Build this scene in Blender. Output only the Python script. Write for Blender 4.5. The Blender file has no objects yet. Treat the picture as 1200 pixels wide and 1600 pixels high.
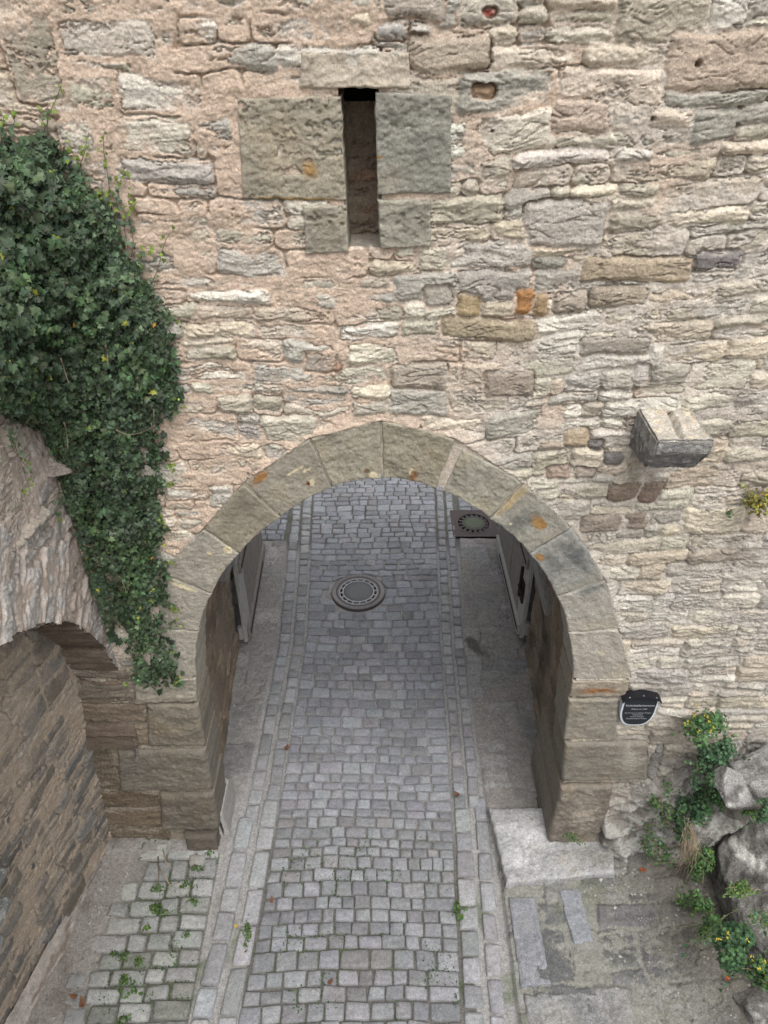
import bpy, math, random
import numpy as np
from mathutils import Vector, Matrix, Euler

random.seed(7)
RS = np.random.RandomState(11)
sc = bpy.context.scene
COL = sc.collection

# ------------------------------------------------------------------ camera model (photo 1200x1600)
F, TH, H = 1150.0, math.radians(35.5), 7.2
CT, ST = math.cos(TH), math.sin(TH)
W = 4.25                                   # plane of the gate tower's front wall


def ray(px, py):
    u = (px - 600) / F
    v = (py - 800) / F
    return np.array((u, CT - v * ST, -ST - v * CT))


def on_y(px, py, y=W):
    d = ray(px, py)
    t = y / d[1]
    return np.array((d[0] * t, y, H + d[2] * t))


def on_z(px, py, z=0.0):
    d = ray(px, py)
    t = (z - H) / d[2]
    return np.array((d[0] * t, d[1] * t, z))


def on_x(px, py, x):
    d = ray(px, py)
    t = x / d[0]
    return np.array((x, d[1] * t, H + d[2] * t))


# ------------------------------------------------------------------ noise
_perm = np.random.RandomState(3).permutation(512).astype(np.int64)
_perm = np.concatenate([_perm, _perm, _perm])
_ang = np.random.RandomState(5).rand(512) * 2 * np.pi
_gx, _gy = np.cos(_ang), np.sin(_ang)
_g3 = np.random.RandomState(6).normal(size=(512, 3))
_g3 /= np.linalg.norm(_g3, axis=1)[:, None]


def pn(x, y, seed=0):
    x = np.asarray(x, float)
    y = np.asarray(y, float)
    x, y = np.broadcast_arrays(x, y)
    xi = np.floor(x).astype(np.int64)
    yi = np.floor(y).astype(np.int64)
    fx = x - xi
    fy = y - yi
    xi = (xi + seed * 37) & 511
    yi = (yi + seed * 91) & 511
    u = fx * fx * fx * (fx * (fx * 6 - 15) + 10)
    v = fy * fy * fy * (fy * (fy * 6 - 15) + 10)

    def g(ix, iy, dx, dy):
        h = _perm[_perm[ix & 511] + (iy & 511)]
        return _gx[h] * dx + _gy[h] * dy
    a = g(xi, yi, fx, fy)
    b = g(xi + 1, yi, fx - 1, fy)
    c = g(xi, yi + 1, fx, fy - 1)
    d = g(xi + 1, yi + 1, fx - 1, fy - 1)
    return 1.4 * ((a * (1 - u) + b * u) * (1 - v) + (c * (1 - u) + d * u) * v)


def fbm(x, y, o=4, seed=0, gain=.5, ridged=False):
    s = 0.0
    a = 1.0
    t = 0.0
    for k in range(o):
        n = pn(x * 2 ** k, y * 2 ** k, seed + k * 7)
        if ridged:
            n = 1 - 2 * np.abs(n)
        s = s + a * n
        t += a
        a *= gain
    return s / t


def pn3(p, seed=0):
    pi = np.floor(p).astype(np.int64)
    f = p - pi
    w = f * f * f * (f * (f * 6 - 15) + 10)
    r = 0
    for dx in (0, 1):
        for dy in (0, 1):
            for dz in (0, 1):
                h = _perm[(_perm[(_perm[(pi[..., 0] + dx + seed * 31) & 511] + pi[..., 1] + dy) & 511] + pi[..., 2] + dz) & 511]
                g = _g3[h]
                dot = g[..., 0] * (f[..., 0] - dx) + g[..., 1] * (f[..., 1] - dy) + g[..., 2] * (f[..., 2] - dz)
                r = r + dot * (w[..., 0] if dx else 1 - w[..., 0]) * (w[..., 1] if dy else 1 - w[..., 1]) * (w[..., 2] if dz else 1 - w[..., 2])
    return 1.5 * r


def fbm3(p, o=4, seed=0, gain=.5):
    s = 0
    a = 1
    t = 0
    for k in range(o):
        s = s + a * pn3(p * 2 ** k, seed + 5 * k)
        t += a
        a *= gain
    return s / t


def sstep(a, b, x):
    t = np.clip((x - a) / (b - a), 0, 1)
    return t * t * (3 - 2 * t)


def terrace(v, k, e=.7):
    t = v * k
    f = np.floor(t)
    return (f + sstep(e, 1, t - f)) / k


def lerp(a, b, t):
    return a + (b - a) * t


def mix3(a, b, t):
    return a * (1 - t[..., None]) + np.asarray(b) * t[..., None]


def srgb(r, g, b):
    f = lambda c: (c / 255 / 12.92) if c / 255 <= .04045 else ((c / 255 + .055) / 1.055) ** 2.4
    return np.array((f(r), f(g), f(b)))


# ------------------------------------------------------------------ materials
def stone_mat(name, fine=70, bump=.5, rough=.92, contrast=.35, attr='Col', spec=.2, mid=14, speck=.0):
    m = bpy.data.materials.new(name)
    m.use_nodes = True
    nt = m.node_tree
    N, L = nt.nodes, nt.links
    b = N['Principled BSDF']
    b.inputs['Roughness'].default_value = rough
    b.inputs['Specular IOR Level'].default_value = spec
    tc = N.new('ShaderNodeTexCoord')
    at = N.new('ShaderNodeAttribute')
    at.attribute_name = attr
    n1 = N.new('ShaderNodeTexNoise')
    n1.inputs['Scale'].default_value = fine
    n1.inputs['Detail'].default_value = 6
    n1.inputs['Roughness'].default_value = .7
    L.new(tc.outputs['Object'], n1.inputs['Vector'])
    n2 = N.new('ShaderNodeTexNoise')
    n2.inputs['Scale'].default_value = mid
    n2.inputs['Detail'].default_value = 5
    n2.inputs['Roughness'].default_value = .65
    L.new(tc.outputs['Object'], n2.inputs['Vector'])

    def rng(src, lo, hi):
        r = N.new('ShaderNodeMapRange')
        r.inputs['From Min'].default_value = .28
        r.inputs['From Max'].default_value = .72
        r.inputs['To Min'].default_value = lo
        r.inputs['To Max'].default_value = hi
        L.new(src, r.inputs['Value'])
        return r.outputs['Result']
    mu = N.new('ShaderNodeMath')
    mu.operation = 'MULTIPLY'
    L.new(rng(n1.outputs['Fac'], 1 - contrast, 1 + contrast), mu.inputs[0])
    L.new(rng(n2.outputs['Fac'], 1 - contrast * .6, 1 + contrast * .6), mu.inputs[1])
    vm = N.new('ShaderNodeVectorMath')
    vm.operation = 'SCALE'
    L.new(at.outputs['Color'], vm.inputs[0])
    L.new(mu.outputs[0], vm.inputs['Scale'])
    out = vm.outputs['Vector']
    if speck:
        v = N.new('ShaderNodeTexVoronoi')
        v.inputs['Scale'].default_value = 34
        L.new(tc.outputs['Object'], v.inputs['Vector'])
        r = N.new('ShaderNodeMapRange')
        r.inputs['From Min'].default_value = .10
        r.inputs['From Max'].default_value = .17
        r.inputs['To Min'].default_value = speck
        r.inputs['To Max'].default_value = 0
        L.new(v.outputs['Distance'], r.inputs['Value'])
        mxx = N.new('ShaderNodeMix')
        mxx.data_type = 'RGBA'
        mxx.inputs['B'].default_value = (.5, .49, .46, 1)
        L.new(r.outputs['Result'], mxx.inputs['Factor'])
        L.new(out, mxx.inputs['A'])
        out = mxx.outputs['Result']
    L.new(out, b.inputs['Base Color'])
    ad = N.new('ShaderNodeMath')
    ad.operation = 'ADD'
    L.new(n1.outputs['Fac'], ad.inputs[0])
    L.new(n2.outputs['Fac'], ad.inputs[1])
    bp = N.new('ShaderNodeBump')
    bp.inputs['Strength'].default_value = bump
    bp.inputs['Distance'].default_value = .012
    L.new(ad.outputs[0], bp.inputs['Height'])
    L.new(bp.outputs['Normal'], b.inputs['Normal'])
    return m


def plain_mat(name, col, rough=.6, metal=0., bump=0., scale=40, var=.25, spec=.4, stretch=None):
    m = bpy.data.materials.new(name)
    m.use_nodes = True
    nt = m.node_tree
    N, L = nt.nodes, nt.links
    b = N['Principled BSDF']
    b.inputs['Roughness'].default_value = rough
    b.inputs['Metallic'].default_value = metal
    b.inputs['Specular IOR Level'].default_value = spec
    tc = N.new('ShaderNodeTexCoord')
    mp = N.new('ShaderNodeMapping')
    if stretch:
        mp.inputs['Scale'].default_value = stretch
    L.new(tc.outputs['Object'], mp.inputs['Vector'])
    n = N.new('ShaderNodeTexNoise')
    n.inputs['Scale'].default_value = scale
    n.inputs['Detail'].default_value = 6
    L.new(mp.outputs['Vector'], n.inputs['Vector'])
    r = N.new('ShaderNodeMapRange')
    r.inputs['From Min'].default_value = .3
    r.inputs['From Max'].default_value = .7
    r.inputs['To Min'].default_value = 1 - var
    r.inputs['To Max'].default_value = 1 + var
    L.new(n.outputs['Fac'], r.inputs['Value'])
    vm = N.new('ShaderNodeVectorMath')
    vm.operation = 'SCALE'
    vm.inputs[0].default_value = col
    L.new(r.outputs['Result'], vm.inputs['Scale'])
    L.new(vm.outputs['Vector'], b.inputs['Base Color'])
    if bump:
        bp = N.new('ShaderNodeBump')
        bp.inputs['Strength'].default_value = bump
        bp.inputs['Distance'].default_value = .01
        L.new(n.outputs['Fac'], bp.inputs['Height'])
        L.new(bp.outputs['Normal'], b.inputs['Normal'])
    return m


def leaf_mat(name, rough=.52, spec=.28):
    m = bpy.data.materials.new(name)
    m.use_nodes = True
    nt = m.node_tree
    N, L = nt.nodes, nt.links
    b = N['Principled BSDF']
    b.inputs['Roughness'].default_value = rough
    b.inputs['Specular IOR Level'].default_value = spec
    at = N.new('ShaderNodeAttribute')
    at.attribute_name = 'Col'
    L.new(at.outputs['Color'], b.inputs['Base Color'])
    return m


M_WALL = stone_mat('rubble_wall', 90, .75, contrast=.34, mid=30)
M_DRESS = stone_mat('dressed_sandstone', 85, .60, contrast=.30, mid=20)
M_ROCK = stone_mat('grey_rock', 70, 1.0, contrast=.6, mid=30, speck=.25)
M_COB = stone_mat('cobble_stone', 85, .6, rough=.8, contrast=.40, spec=.3, mid=28)
M_GROUND = stone_mat('paving_ground', 80, .8, contrast=.45, speck=.4, mid=26)
M_DARKST = stone_mat('weathered_corbel', 90, .7, contrast=.55)
M_WOOD = plain_mat('old_oak', (.24, .22, .195), .8, bump=.5, scale=9, var=.5, stretch=(14, 14, 1))
M_WOODL = plain_mat('weathered_grey_oak', (.40, .39, .365), .8, bump=.5, scale=9, var=.35, stretch=(14, 14, 1))
M_WOODY = plain_mat('oak_beam', (.25, .24, .22), .8, bump=.5, scale=9, var=.4, stretch=(14, 1, 14))
M_IRON = plain_mat('rusty_iron', (.035, .022, .017), .7, .3, .3, 60, .4)
M_CAST = plain_mat('cast_iron', (.13, .108, .105), .55, .4, .3, 90, .35)
M_CASTHI = plain_mat('worn_bright_iron', (.50, .50, .50), .45, .5, .0, 90, .25)
M_CASTMID = plain_mat('scuffed_iron', (.24, .225, .22), .5, .4, .2, 90, .35)
M_PIT = plain_mat('dark_vent_hole', (.006, .006, .006), .9)
M_CONC = plain_mat('cover_concrete', (.16, .165, .165), .85, 0, .35, 120, .22)
M_CONCG = plain_mat('mossy_cover_concrete', (.105, .12, .085), .85, 0, .35, 90, .28)
M_BLACK = plain_mat('black_enamel', (.012, .013, .017), .4, .0, 0, 10, .1)
M_PLATE = plain_mat('slate_plate', (.022, .027, .032), .5, .0, 0, 300, .25)
M_WHITE = plain_mat('white_painted_metal', (.66, .71, .78), .4, .0, 0, 10, .06)
M_TXT = plain_mat('white_lettering', (.36, .38, .40), .5, 0, 0, 10, .02)
M_STEEL = plain_mat('screw_steel', (.6, .6, .6), .35, .6, 0, 10, .05)
M_VOID = plain_mat('slit_darkness', (.02, .018, .016), .95)
M_PLAIN = plain_mat('plain_tower_stone', (.36, .32, .27), .95, 0, .8, 5, .3)
M_LEAF = leaf_mat('ivy_leaf')
M_HERB = leaf_mat('herb_leaf', .6, .25)
M_STEM = plain_mat('woody_stem', (.17, .135, .10), .85, 0, .2, 60, .3)
M_STRAW = plain_mat('dry_straw', (.36, .29, .19), .85, 0, .1, 60, .3)
M_YEL = plain_mat('yellow_petal', (.62, .50, .05), .55, 0, 0, 50, .1)


# ------------------------------------------------------------------ object helpers
def link(o, parent=None):
    COL.objects.link(o)
    if parent is not None:
        o.parent = parent
        o.matrix_parent_inverse = Matrix.Translation(parent.location).inverted()
    return o


def tag(o, label=None, cat=None, group=None, kind=None):
    if label:
        o['label'] = label
    if cat:
        o['category'] = cat
    if group:
        o['group'] = group
    if kind:
        o['kind'] = kind
    return o


def thing(name, loc, label, cat, group=None):
    o = bpy.data.objects.new(name, None)
    o.empty_display_size = .2
    o.location = loc
    COL.objects.link(o)
    return tag(o, label, cat, group)


def raw_mesh(name, V, faces, mat, parent=None, col=None, smooth=True, sizes=None):
    """V (n,3); faces (m,4) or (m,3) array or list of lists"""
    me = bpy.data.meshes.new(name)
    V = np.asarray(V, np.float32)
    if isinstance(faces, np.ndarray):
        k = faces.shape[1]
        me.vertices.add(len(V))
        me.vertices.foreach_set('co', V.ravel())
        me.loops.add(faces.size)
        me.loops.foreach_set('vertex_index', faces.ravel().astype(np.int32))
        me.polygons.add(len(faces))
        me.polygons.foreach_set('loop_start', np.arange(0, faces.size, k, dtype=np.int32))
        me.polygons.foreach_set('use_smooth', np.full(len(faces), smooth))
        me.update(calc_edges=True)
    else:
        me.from_pydata([tuple(v) for v in V], [], faces)
        me.polygons.foreach_set('use_smooth', [smooth] * len(me.polygons))
        me.update()
    if col is not None:
        a = me.color_attributes.new('Col', 'FLOAT_COLOR', 'POINT')
        c = np.ones((len(V), 4), np.float32)
        c[:, :3] = col
        a.data.foreach_set('color', c.ravel())
    me.materials.append(mat)
    return link(bpy.data.objects.new(name, me), parent)


def grid_faces(n, m, keep=None):
    i = np.arange(n * m).reshape(n, m)
    q = np.stack([i[:-1, :-1], i[:-1, 1:], i[1:, 1:], i[1:, :-1]], -1).reshape(-1, 4)
    if keep is not None:
        k = keep[:-1, :-1] & keep[:-1, 1:] & keep[1:, 1:] & keep[1:, :-1]
        q = q[k.ravel()]
    return q


def grid_mesh(name, P, mat, parent=None, col=None, keep=None):
    n, m = P.shape[:2]
    f = grid_faces(n, m, keep)
    V = P.reshape(-1, 3)
    C = None if col is None else col.reshape(-1, 3)
    if keep is not None:
        used = np.zeros(len(V), bool)
        used[f.ravel()] = True
        idx = np.cumsum(used) - 1
        V = V[used]
        f = idx[f]
        if C is not None:
            C = C[used]
    return raw_mesh(name, V, f, mat, parent, C)


def box(name, lo, hi, mat, parent=None, bevel=.004):
    import bmesh
    bm = bmesh.new()
    bmesh.ops.create_cube(bm, size=1)
    lo, hi = np.array(lo, float), np.array(hi, float)
    for v in bm.verts:
        v.co = Vector(lo + (hi - lo) * (np.array(v.co) + .5))
    if bevel:
        bmesh.ops.bevel(bm, geom=bm.edges[:], offset=bevel, segments=2, affect='EDGES', profile=.5)
    me = bpy.data.meshes.new(name)
    bm.to_mesh(me)
    bm.free()
    me.materials.append(mat)
    return link(bpy.data.objects.new(name, me), parent)


class MB:
    def __init__(s):
        s.v, s.f, s.c = [], [], []

    def add(s, v, f, c=None):
        n = len(s.v)
        s.v += [tuple(p) for p in v]
        s.f += [[i + n for i in q] for q in f]
        if c is not None:
            s.c += [tuple(c)] * len(v)

    def tube(s, pts, r0, r1=None, k=5, c=None):
        r1 = r0 if r1 is None else r1
        pts = [np.array(p, float) for p in pts]
        V = []
        n = len(pts)
        for i, p in enumerate(pts):
            t = pts[min(i + 1, n - 1)] - pts[max(i - 1, 0)]
            t /= np.linalg.norm(t) + 1e-9
            a = np.cross(t, (0.3, .2, .93))
            if np.linalg.norm(a) < 1e-3:
                a = np.cross(t, (1, 0, 0))
            a /= np.linalg.norm(a)
            b = np.cross(t, a)
            r = lerp(r0, r1, i / (n - 1))
            V += [p + r * (a * math.cos(q * 2 * math.pi / k) + b * math.sin(q * 2 * math.pi / k)) for q in range(k)]
        Fc = [[i * k + q, i * k + (q + 1) % k, (i + 1) * k + (q + 1) % k, (i + 1) * k + q] for i in range(n - 1) for q in range(k)]
        Fc += [list(range(k))[::-1], list(range((n - 1) * k, n * k))]
        s.add(V, Fc, c)

    def build(s, name, mat, parent=None, smooth=True):
        return raw_mesh(name, np.array(s.v), s.f, mat, parent, np.array(s.c) if s.c else None, smooth)


# ------------------------------------------------------------------ rubble generator
def rects(u0, u1, v0, v1, rng, bh=(.15, .30), sw=(.22, .62), split=.55):
    out = []
    v = v0
    while v < v1:
        h = rng.uniform(*bh)
        u = u0 - rng.uniform(0, .4)
        while u < u1:
            w = rng.uniform(*sw) * (1.25 if h < .2 else 1)
            r = rng.rand()
            if h > .15 and r < split * .72:
                k = v + h * rng.uniform(.35, .65)
                for a, b in ((v, k), (k, v + h)):
                    if rng.rand() < .45:
                        c = u + w * rng.uniform(.3, .7)
                        out += [(u, c, a, b), (c, u + w, a, b)]
                    else:
                        out.append((u, u + w, a, b))
            elif h > .2 and r < split:
                k1 = v + h * rng.uniform(.25, .4)
                k2 = v + h * rng.uniform(.6, .75)
                out += [(u, u + w, v, k1), (u, u + w, k1, k2), (u, u + w, k2, v + h)]
            else:
                out.append((u, u + w, v, v + h))
            u += w
        v += h
    return out


def stone_field(U, V, rc, seed, warp=1.0, rad=.035, extra=(), tilt=None):
    """d: distance inside stone, sid: stone index, uc/vc: offset from stone centre"""
    n, m = len(V), len(U)
    UU, VV = np.meshgrid(U, V)
    uw = UU + warp * (.030 * pn(UU * 2.1, VV * 2.7, seed) + .013 * pn(UU * 7, VV * 9, seed + 1) + .006 * pn(UU * 22, VV * 25, seed + 2))
    vw = VV + warp * (.035 * pn(UU * 1.6, VV * .9, seed + 3) + .016 * pn(UU * 6, VV * 7, seed + 4) + .006 * pn(UU * 20, VV * 24, seed + 5))
    if tilt is not None:
        vw = vw - tilt
    d = np.full((n, m), -.05)
    sid = np.zeros((n, m), np.int32)
    uc = np.zeros((n, m))
    vc = np.zeros((n, m))
    allr = list(rc) + list(extra)
    mg = .14
    for k, (a, b, c, e) in enumerate(allr):
        tl = (0, 0)
        iv0, iv1 = np.searchsorted(V, (c - mg - .2, e + mg + .2)) if tilt is not None else np.searchsorted(V, (c - mg, e + mg))
        iu0, iu1 = np.searchsorted(U, (a - mg, b + mg))
        if iv1 <= iv0 or iu1 <= iu0:
            continue
        x = uw[iv0:iv1, iu0:iu1]
        ex = k >= len(rc)
        z = vw[iv0:iv1, iu0:iu1] if not (ex and tilt is not None) else vw[iv0:iv1, iu0:iu1] + tilt[iv0:iv1, iu0:iu1]
        dx = np.minimum(x - a, b - x)
        dz = np.minimum(z - c, e - z)
        r = min(rad, .45 * min(b - a, e - c))
        q = np.where((dx < r) & (dz < r), r - np.hypot(r - dx, r - dz), np.minimum(dx, dz))
        mk = q > (0 if not ex else -.010)
        s = d[iv0:iv1, iu0:iu1]
        s[mk] = q[mk]
        sid[iv0:iv1, iu0:iu1][mk] = k
        uc[iv0:iv1, iu0:iu1][mk] = (x - (a + b) / 2)[mk]
        vc[iv0:iv1, iu0:iu1][mk] = (z - (c + e) / 2)[mk]
    return UU, VV, d, sid, uc, vc


def rubble(U, V, rc, seed, mort, stone_pal, mort_col, rng, warp=1., strata=1., prot=.022, extra=(), extra_cols=(), tilt=None,
           joint=.009, bev=.020, lime=None, bright=1., lip=.0045, flat_extra=True):
    """full relief + colour. mort: 2D/array level of mortar or callable(UU,VV)"""
    UU, VV, d, sid, uc, vc = stone_field(U, V, rc, seed, warp, extra=extra, tilt=tilt)
    ns = len(rc) + len(extra)
    P = rng.uniform(-.35, 1, ns) * prot
    tx = rng.normal(0, .05, ns)
    tz = rng.normal(0, .06, ns) + .02
    amp = rng.uniform(.5, 1.3, ns)
    pal = np.array(stone_pal)
    cs = bright * pal[rng.randint(0, len(pal), ns)] * rng.uniform(.88, 1.12, (ns, 1)) * (1 + rng.normal(0, .010, (ns, 3)))
    ph = rng.uniform(0, 50, ns)
    for k, c in enumerate(extra_cols):
        i = len(rc) + k
        if flat_extra:
            P[i] = prot * .75
            tx[i] = tz[i] = 0
            amp[i] = .35
        cs[i] = c
    off = ph[sid]
    lay = fbm(UU * 3.2 + off, VV * 14 + off + 1.2 * pn(UU * 2.5 + off, VV * 3, seed + 9), 4, seed + 10, .55)
    rid = fbm(UU * 9 + off, VV * 22 + off, 3, seed + 14, .55, True)
    fine = fbm(UU * 38, VV * 50, 3, seed + 20, .6)
    A = amp[sid]
    hs = P[sid] + tx[sid] * uc + tz[sid] * vc
    lt = terrace(lay + .35 * fbm(UU * 14 + off, VV * 26 + off, 3, seed + 16), 5, .88)
    bed = 1 - 2 * np.abs(pn(UU * 3.4 + off, VV * 24 + off + 1.5 * pn(UU * 5 + off, VV * 6, seed + 17), seed + 18))
    bedm = sstep(.82, .96, bed) * sstep(-.15, .25, pn(UU * 5 + off, VV * 9 + off, seed + 19))
    grit = pn(UU * 62, VV * 70, seed + 21)
    hs = hs + A * strata * (.006 * lay + .011 * lt + .004 * rid) + .006 * fine + .003 * grit - .011 * strata * bedm
    hs = hs - bev * (1 - sstep(0, .034, d)) * (1 + .5 * pn(UU * 9, VV * 9, seed + 30))
    mn = fbm(UU * 4.5, VV * 6.5, 4, seed + 40, .55)
    lev = mort(UU, VV) if callable(mort) else mort
    hm = lev + .020 * mn + .005 * fbm(UU * 45, VV * 45, 3, seed + 50, .65) + .010 * terrace(fbm(UU * 5, VV * 7, 3, seed + 52, .6), 3, .85) + .003 * grit
    # open joints: mortar washed out between the stones
    op = .8 * sstep(.05, .22, pn(UU * 2.4, VV * 3.1, seed + 60))
    hm = hm - (.045 * op * (1 - sstep(0, joint, d)))
    hs = np.where(d <= 0, -.2, hs)
    df = hm - hs
    mm = df > 0
    h = np.where(mm, hm + lip * sstep(0, .006, df), hs)
    crack = (1 - sstep(0, .0032, np.abs(df))) * sstep(-.2, .2, pn(UU * 6, VV * 6, seed + 70))
    h = h - .016 * crack
    cst = cs[sid] * (1 + .22 * lay[..., None] + .12 * lt[..., None] + .16 * fine[..., None] + .10 * rid[..., None] + .10 * grit[..., None] - .22 * bedm[..., None])
    cst = cst * (1 - .28 * sstep(.15, .6, fbm(UU * 5 + off, VV * 8, 3, seed + 80)))[..., None]
    mc = mort_col(UU, VV) if callable(mort_col) else np.broadcast_to(np.asarray(mort_col), UU.shape + (3,))
    mc = mc * (1 + .16 * fbm(UU * 7, VV * 7, 3, seed + 90) + .14 * fine + .10 * grit)[..., None]
    if lime is not None:
        mc = mix3(mc, np.asarray(lime), .75 * (1 - sstep(.002, .012, df)) * sstep(-.2, .3, pn(UU * 4, VV * 5, seed + 97)))
    # thin mortar film clinging to the stones near the joints
    film = sstep(-.014, .0, df) * sstep(-.1, .4, pn(UU * 11, VV * 14, seed + 95)) * .7
    cst = mix3(cst, mc * .97, film)
    col = np.where(mm[..., None], mc, cst)
    return UU, VV, h, np.clip(col, .01, .9), mm, d, sid


def in_poly(x, y, poly):
    r = np.zeros(np.shape(x), bool)
    n = len(poly)
    for i in range(n):
        x1, y1 = poly[i]
        x2, y2 = poly[(i + 1) % n]
        if y1 == y2:
            continue
        c = ((y1 > y) != (y2 > y)) & (x < (x2 - x1) * (y - y1) / (y2 - y1) + x1)
        r ^= c
    return r


def poly_dist(x, y, pts, closed=False):
    D = np.full(np.shape(x), 1e9)
    n = len(pts)
    for i in range(n if closed else n - 1):
        a = np.array(pts[i], float)
        b = np.array(pts[(i + 1) % n], float)
        v = b - a
        t = np.clip(((x - a[0]) * v[0] + (y - a[1]) * v[1]) / (v @ v + 1e-12), 0, 1)
        D = np.minimum(D, np.hypot(x - a[0] - t * v[0], y - a[1] - t * v[1]))
    return D


# ------------------------------------------------------------------ dressed block (rounded cloth over a quad)
def block(name, quad, depth_vec, depth, mat, parent, base, seed, rnd=.018, rough=.006, pit=0., bulge=0., stains=(), res=.011,
          tool=.0, sides=1.0, mottle=.16, outl=.006):
    """quad: 4 corners of the front face (bl, br, tr, tl); depth_vec: unit vector into the wall"""
    q = [np.array(p, float) for p in quad]
    lw = max(np.linalg.norm(q[1] - q[0]), np.linalg.norm(q[2] - q[3]))
    lh = max(np.linalg.norm(q[3] - q[0]), np.linalg.norm(q[2] - q[1]))
    dv = np.array(depth_vec, float)

    def axis(L):
        k = max(6, int(L / res))
        s = list(np.linspace(rnd / L * .999, 1 - rnd / L * .999, k))
        ed = [0, rnd / L * .15, rnd / L * .4, rnd / L * .7]
        a = ed + s + [1 - e for e in ed[::-1]]
        nb = max(3, int(depth / (res * 2.2)))
        back = list(np.linspace(-1, -.02, nb))
        return np.array(back + a + [1 - b for b in back[::-1]])
    ua, va = axis(lw), axis(lh)
    Ug, Vg = np.meshgrid(ua, va)
    u = np.clip(Ug, 0, 1)
    v = np.clip(Vg, 0, 1)
    ou = np.maximum(np.maximum(-Ug, Ug - 1), 0)
    ov = np.maximum(np.maximum(-Vg, Vg - 1), 0)
    dep = np.maximum(ou, ov) * depth
    P = ((1 - u) * (1 - v))[..., None] * q[0] + (u * (1 - v))[..., None] * q[1] + (u * v)[..., None] * q[2] + ((1 - u) * v)[..., None] * q[3]
    up = (q[2] + q[3] - q[0] - q[1])
    up /= np.linalg.norm(up)
    ri = (q[1] + q[2] - q[0] - q[3])
    ri /= np.linalg.norm(ri)
    if bulge:
        P += (bulge * 4 * u * (1 - u))[..., None] * up
    # corner wobble of the outline
    s0 = seed * 3.7
    wob = outl * fbm(u * lw * 9 + s0, v * lh * 9 + s0, 3, seed)
    du = np.minimum(u, 1 - u) * lw
    dvv = np.minimum(v, 1 - v) * lh
    dm = np.minimum(du, dvv)
    rr = rnd * (1 + .6 * fbm(u * lw * 6 + s0, v * lh * 6, 2, seed + 3))
    t = np.clip(1 - dm / rr, 0, 1)
    dep = dep + rr * (1 - np.sqrt(np.clip(1 - t * t, 0, 1)))
    cen = sum(q) / 4
    outd = P - cen
    outd /= np.linalg.norm(outd, axis=-1)[..., None] + 1e-6
    X = u * lw + s0
    Y = v * lh + s0 * .7
    n = fbm(X * 5, Y * 7, 4, seed + 11, .55) * rough * 1.6 + terrace(fbm(X * 4 + 3, Y * 6, 4, seed + 17, .6), 4, .85) * rough * 1.1 + fbm(X * 26, Y * 34, 3, seed + 12, .6) * rough * .7
    if tool:
        n += tool * fbm((X * .8 + Y * .6) * 55, (Y * .8 - X * .6) * 9, 2, seed + 13)
    pm = 0
    if pit:
        pn_ = fbm(X * 16, Y * 22, 3, seed + 14, .6)
        env = sstep(-.35, .3, fbm(X * 3, Y * 3.5, 2, seed + 15) + (v - .55) * .5)
        pm = sstep(.06, .34, pn_) * env
        n -= pit * pm
    fr = 1 - np.clip(np.maximum(ou, ov) * depth / .02, 0, 1)
    P = P + dv * (dep - n * fr)[..., None] + outd * (n * .8 * (1 - fr) + wob)[..., None]
    c = np.broadcast_to(np.asarray(base, float), P.shape).copy()
    c *= (1 + mottle * fbm(X * 4, Y * 4, 4, seed + 21, .6) + .10 * fbm(X * 30, Y * 30, 2, seed + 23))[..., None]
    c = mix3(c, np.asarray(base) * np.array((1.08, 1.0, .86)), .5 * sstep(.05, .5, fbm(X * 3, Y * 3, 3, seed + 25)))
    c = mix3(c, np.asarray(base) * .62, .55 * sstep(.12, .5, fbm(X * 2.4, Y * 3.1, 4, seed + 27)))
    # pale worn edges
    c = mix3(c, np.asarray(base) * 1.25, .35 * (1 - sstep(0, .02, dm)) * fr)
    for (su, sv, ru, rv, cc, hard) in stains:
        dd = np.hypot((u - su) / ru, (v - sv) / rv) + .45 * fbm(X * 14, Y * 14, 3, seed + 31)
        mk = (1 - sstep(1 - hard, 1.0, dd)) * fr
        c = mix3(c, np.asarray(cc, float), mk)
    # the outermost ring of a cloth corner is degenerate, harmless
    return grid_mesh(name, P, mat, parent, np.clip(c, .008, .85))


# ================================================================== GATE TOWER
tower = thing('gate_tower', (0, W, 0), 'large sandstone rubble gate tower with a round archway over the cobbled lane', 'gate tower')

# arch joints, traced on the wall plane
IN = [(-1.655, .20), (-1.65, 1.85)]
inn_px = [(308, 1055), (313, 983), (333, 925), (376, 862), (440, 806), (520, 760), (597, 746), (682, 762), (764, 808), (825, 862), (868, 930), (886, 985), (893, 1058)]
out_px = [(235, 1055), (250, 980), (250, 893), (319, 823), (381, 752), (485, 682), (596, 655), (712, 684), (816, 753), (892, 822), (945, 904), (966, 980), (985, 1058)]
inn = [on_y(*p) for p in inn_px]
out = [on_y(*p) for p in out_px]
left_px = [((212, 1094), (309, 1094), (308, 1057), (212, 1057)),
           ((232, 1163), (322, 1161), (311, 1097), (230, 1097)),
           ((188, 1231), (334, 1231), (324, 1166), (183, 1168)),
           ((252, 1292), (344, 1293), (336, 1235), (248, 1235))]
right_px = [((888, 1085), (975, 1085), (984, 1061), (893, 1061)),
            ((879, 1151), (962, 1151), (965, 1088), (887, 1088)),
            ((875, 1217), (1012, 1213), (1012, 1156), (880, 1155))]
intr = [(-1.66, -.1)] + [(on_y(*q[1])[0], on_y(*q[1])[2]) for q in left_px[::-1]] + [(p[0], p[2]) for p in inn] \
    + [(on_y(*q[0])[0], on_y(*q[0])[2]) for q in right_px] + [(1.67, -.1)]
ring_poly = [(p[0], p[2]) for p in out] + [(p[0], p[2]) for p in inn[::-1]]

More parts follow.
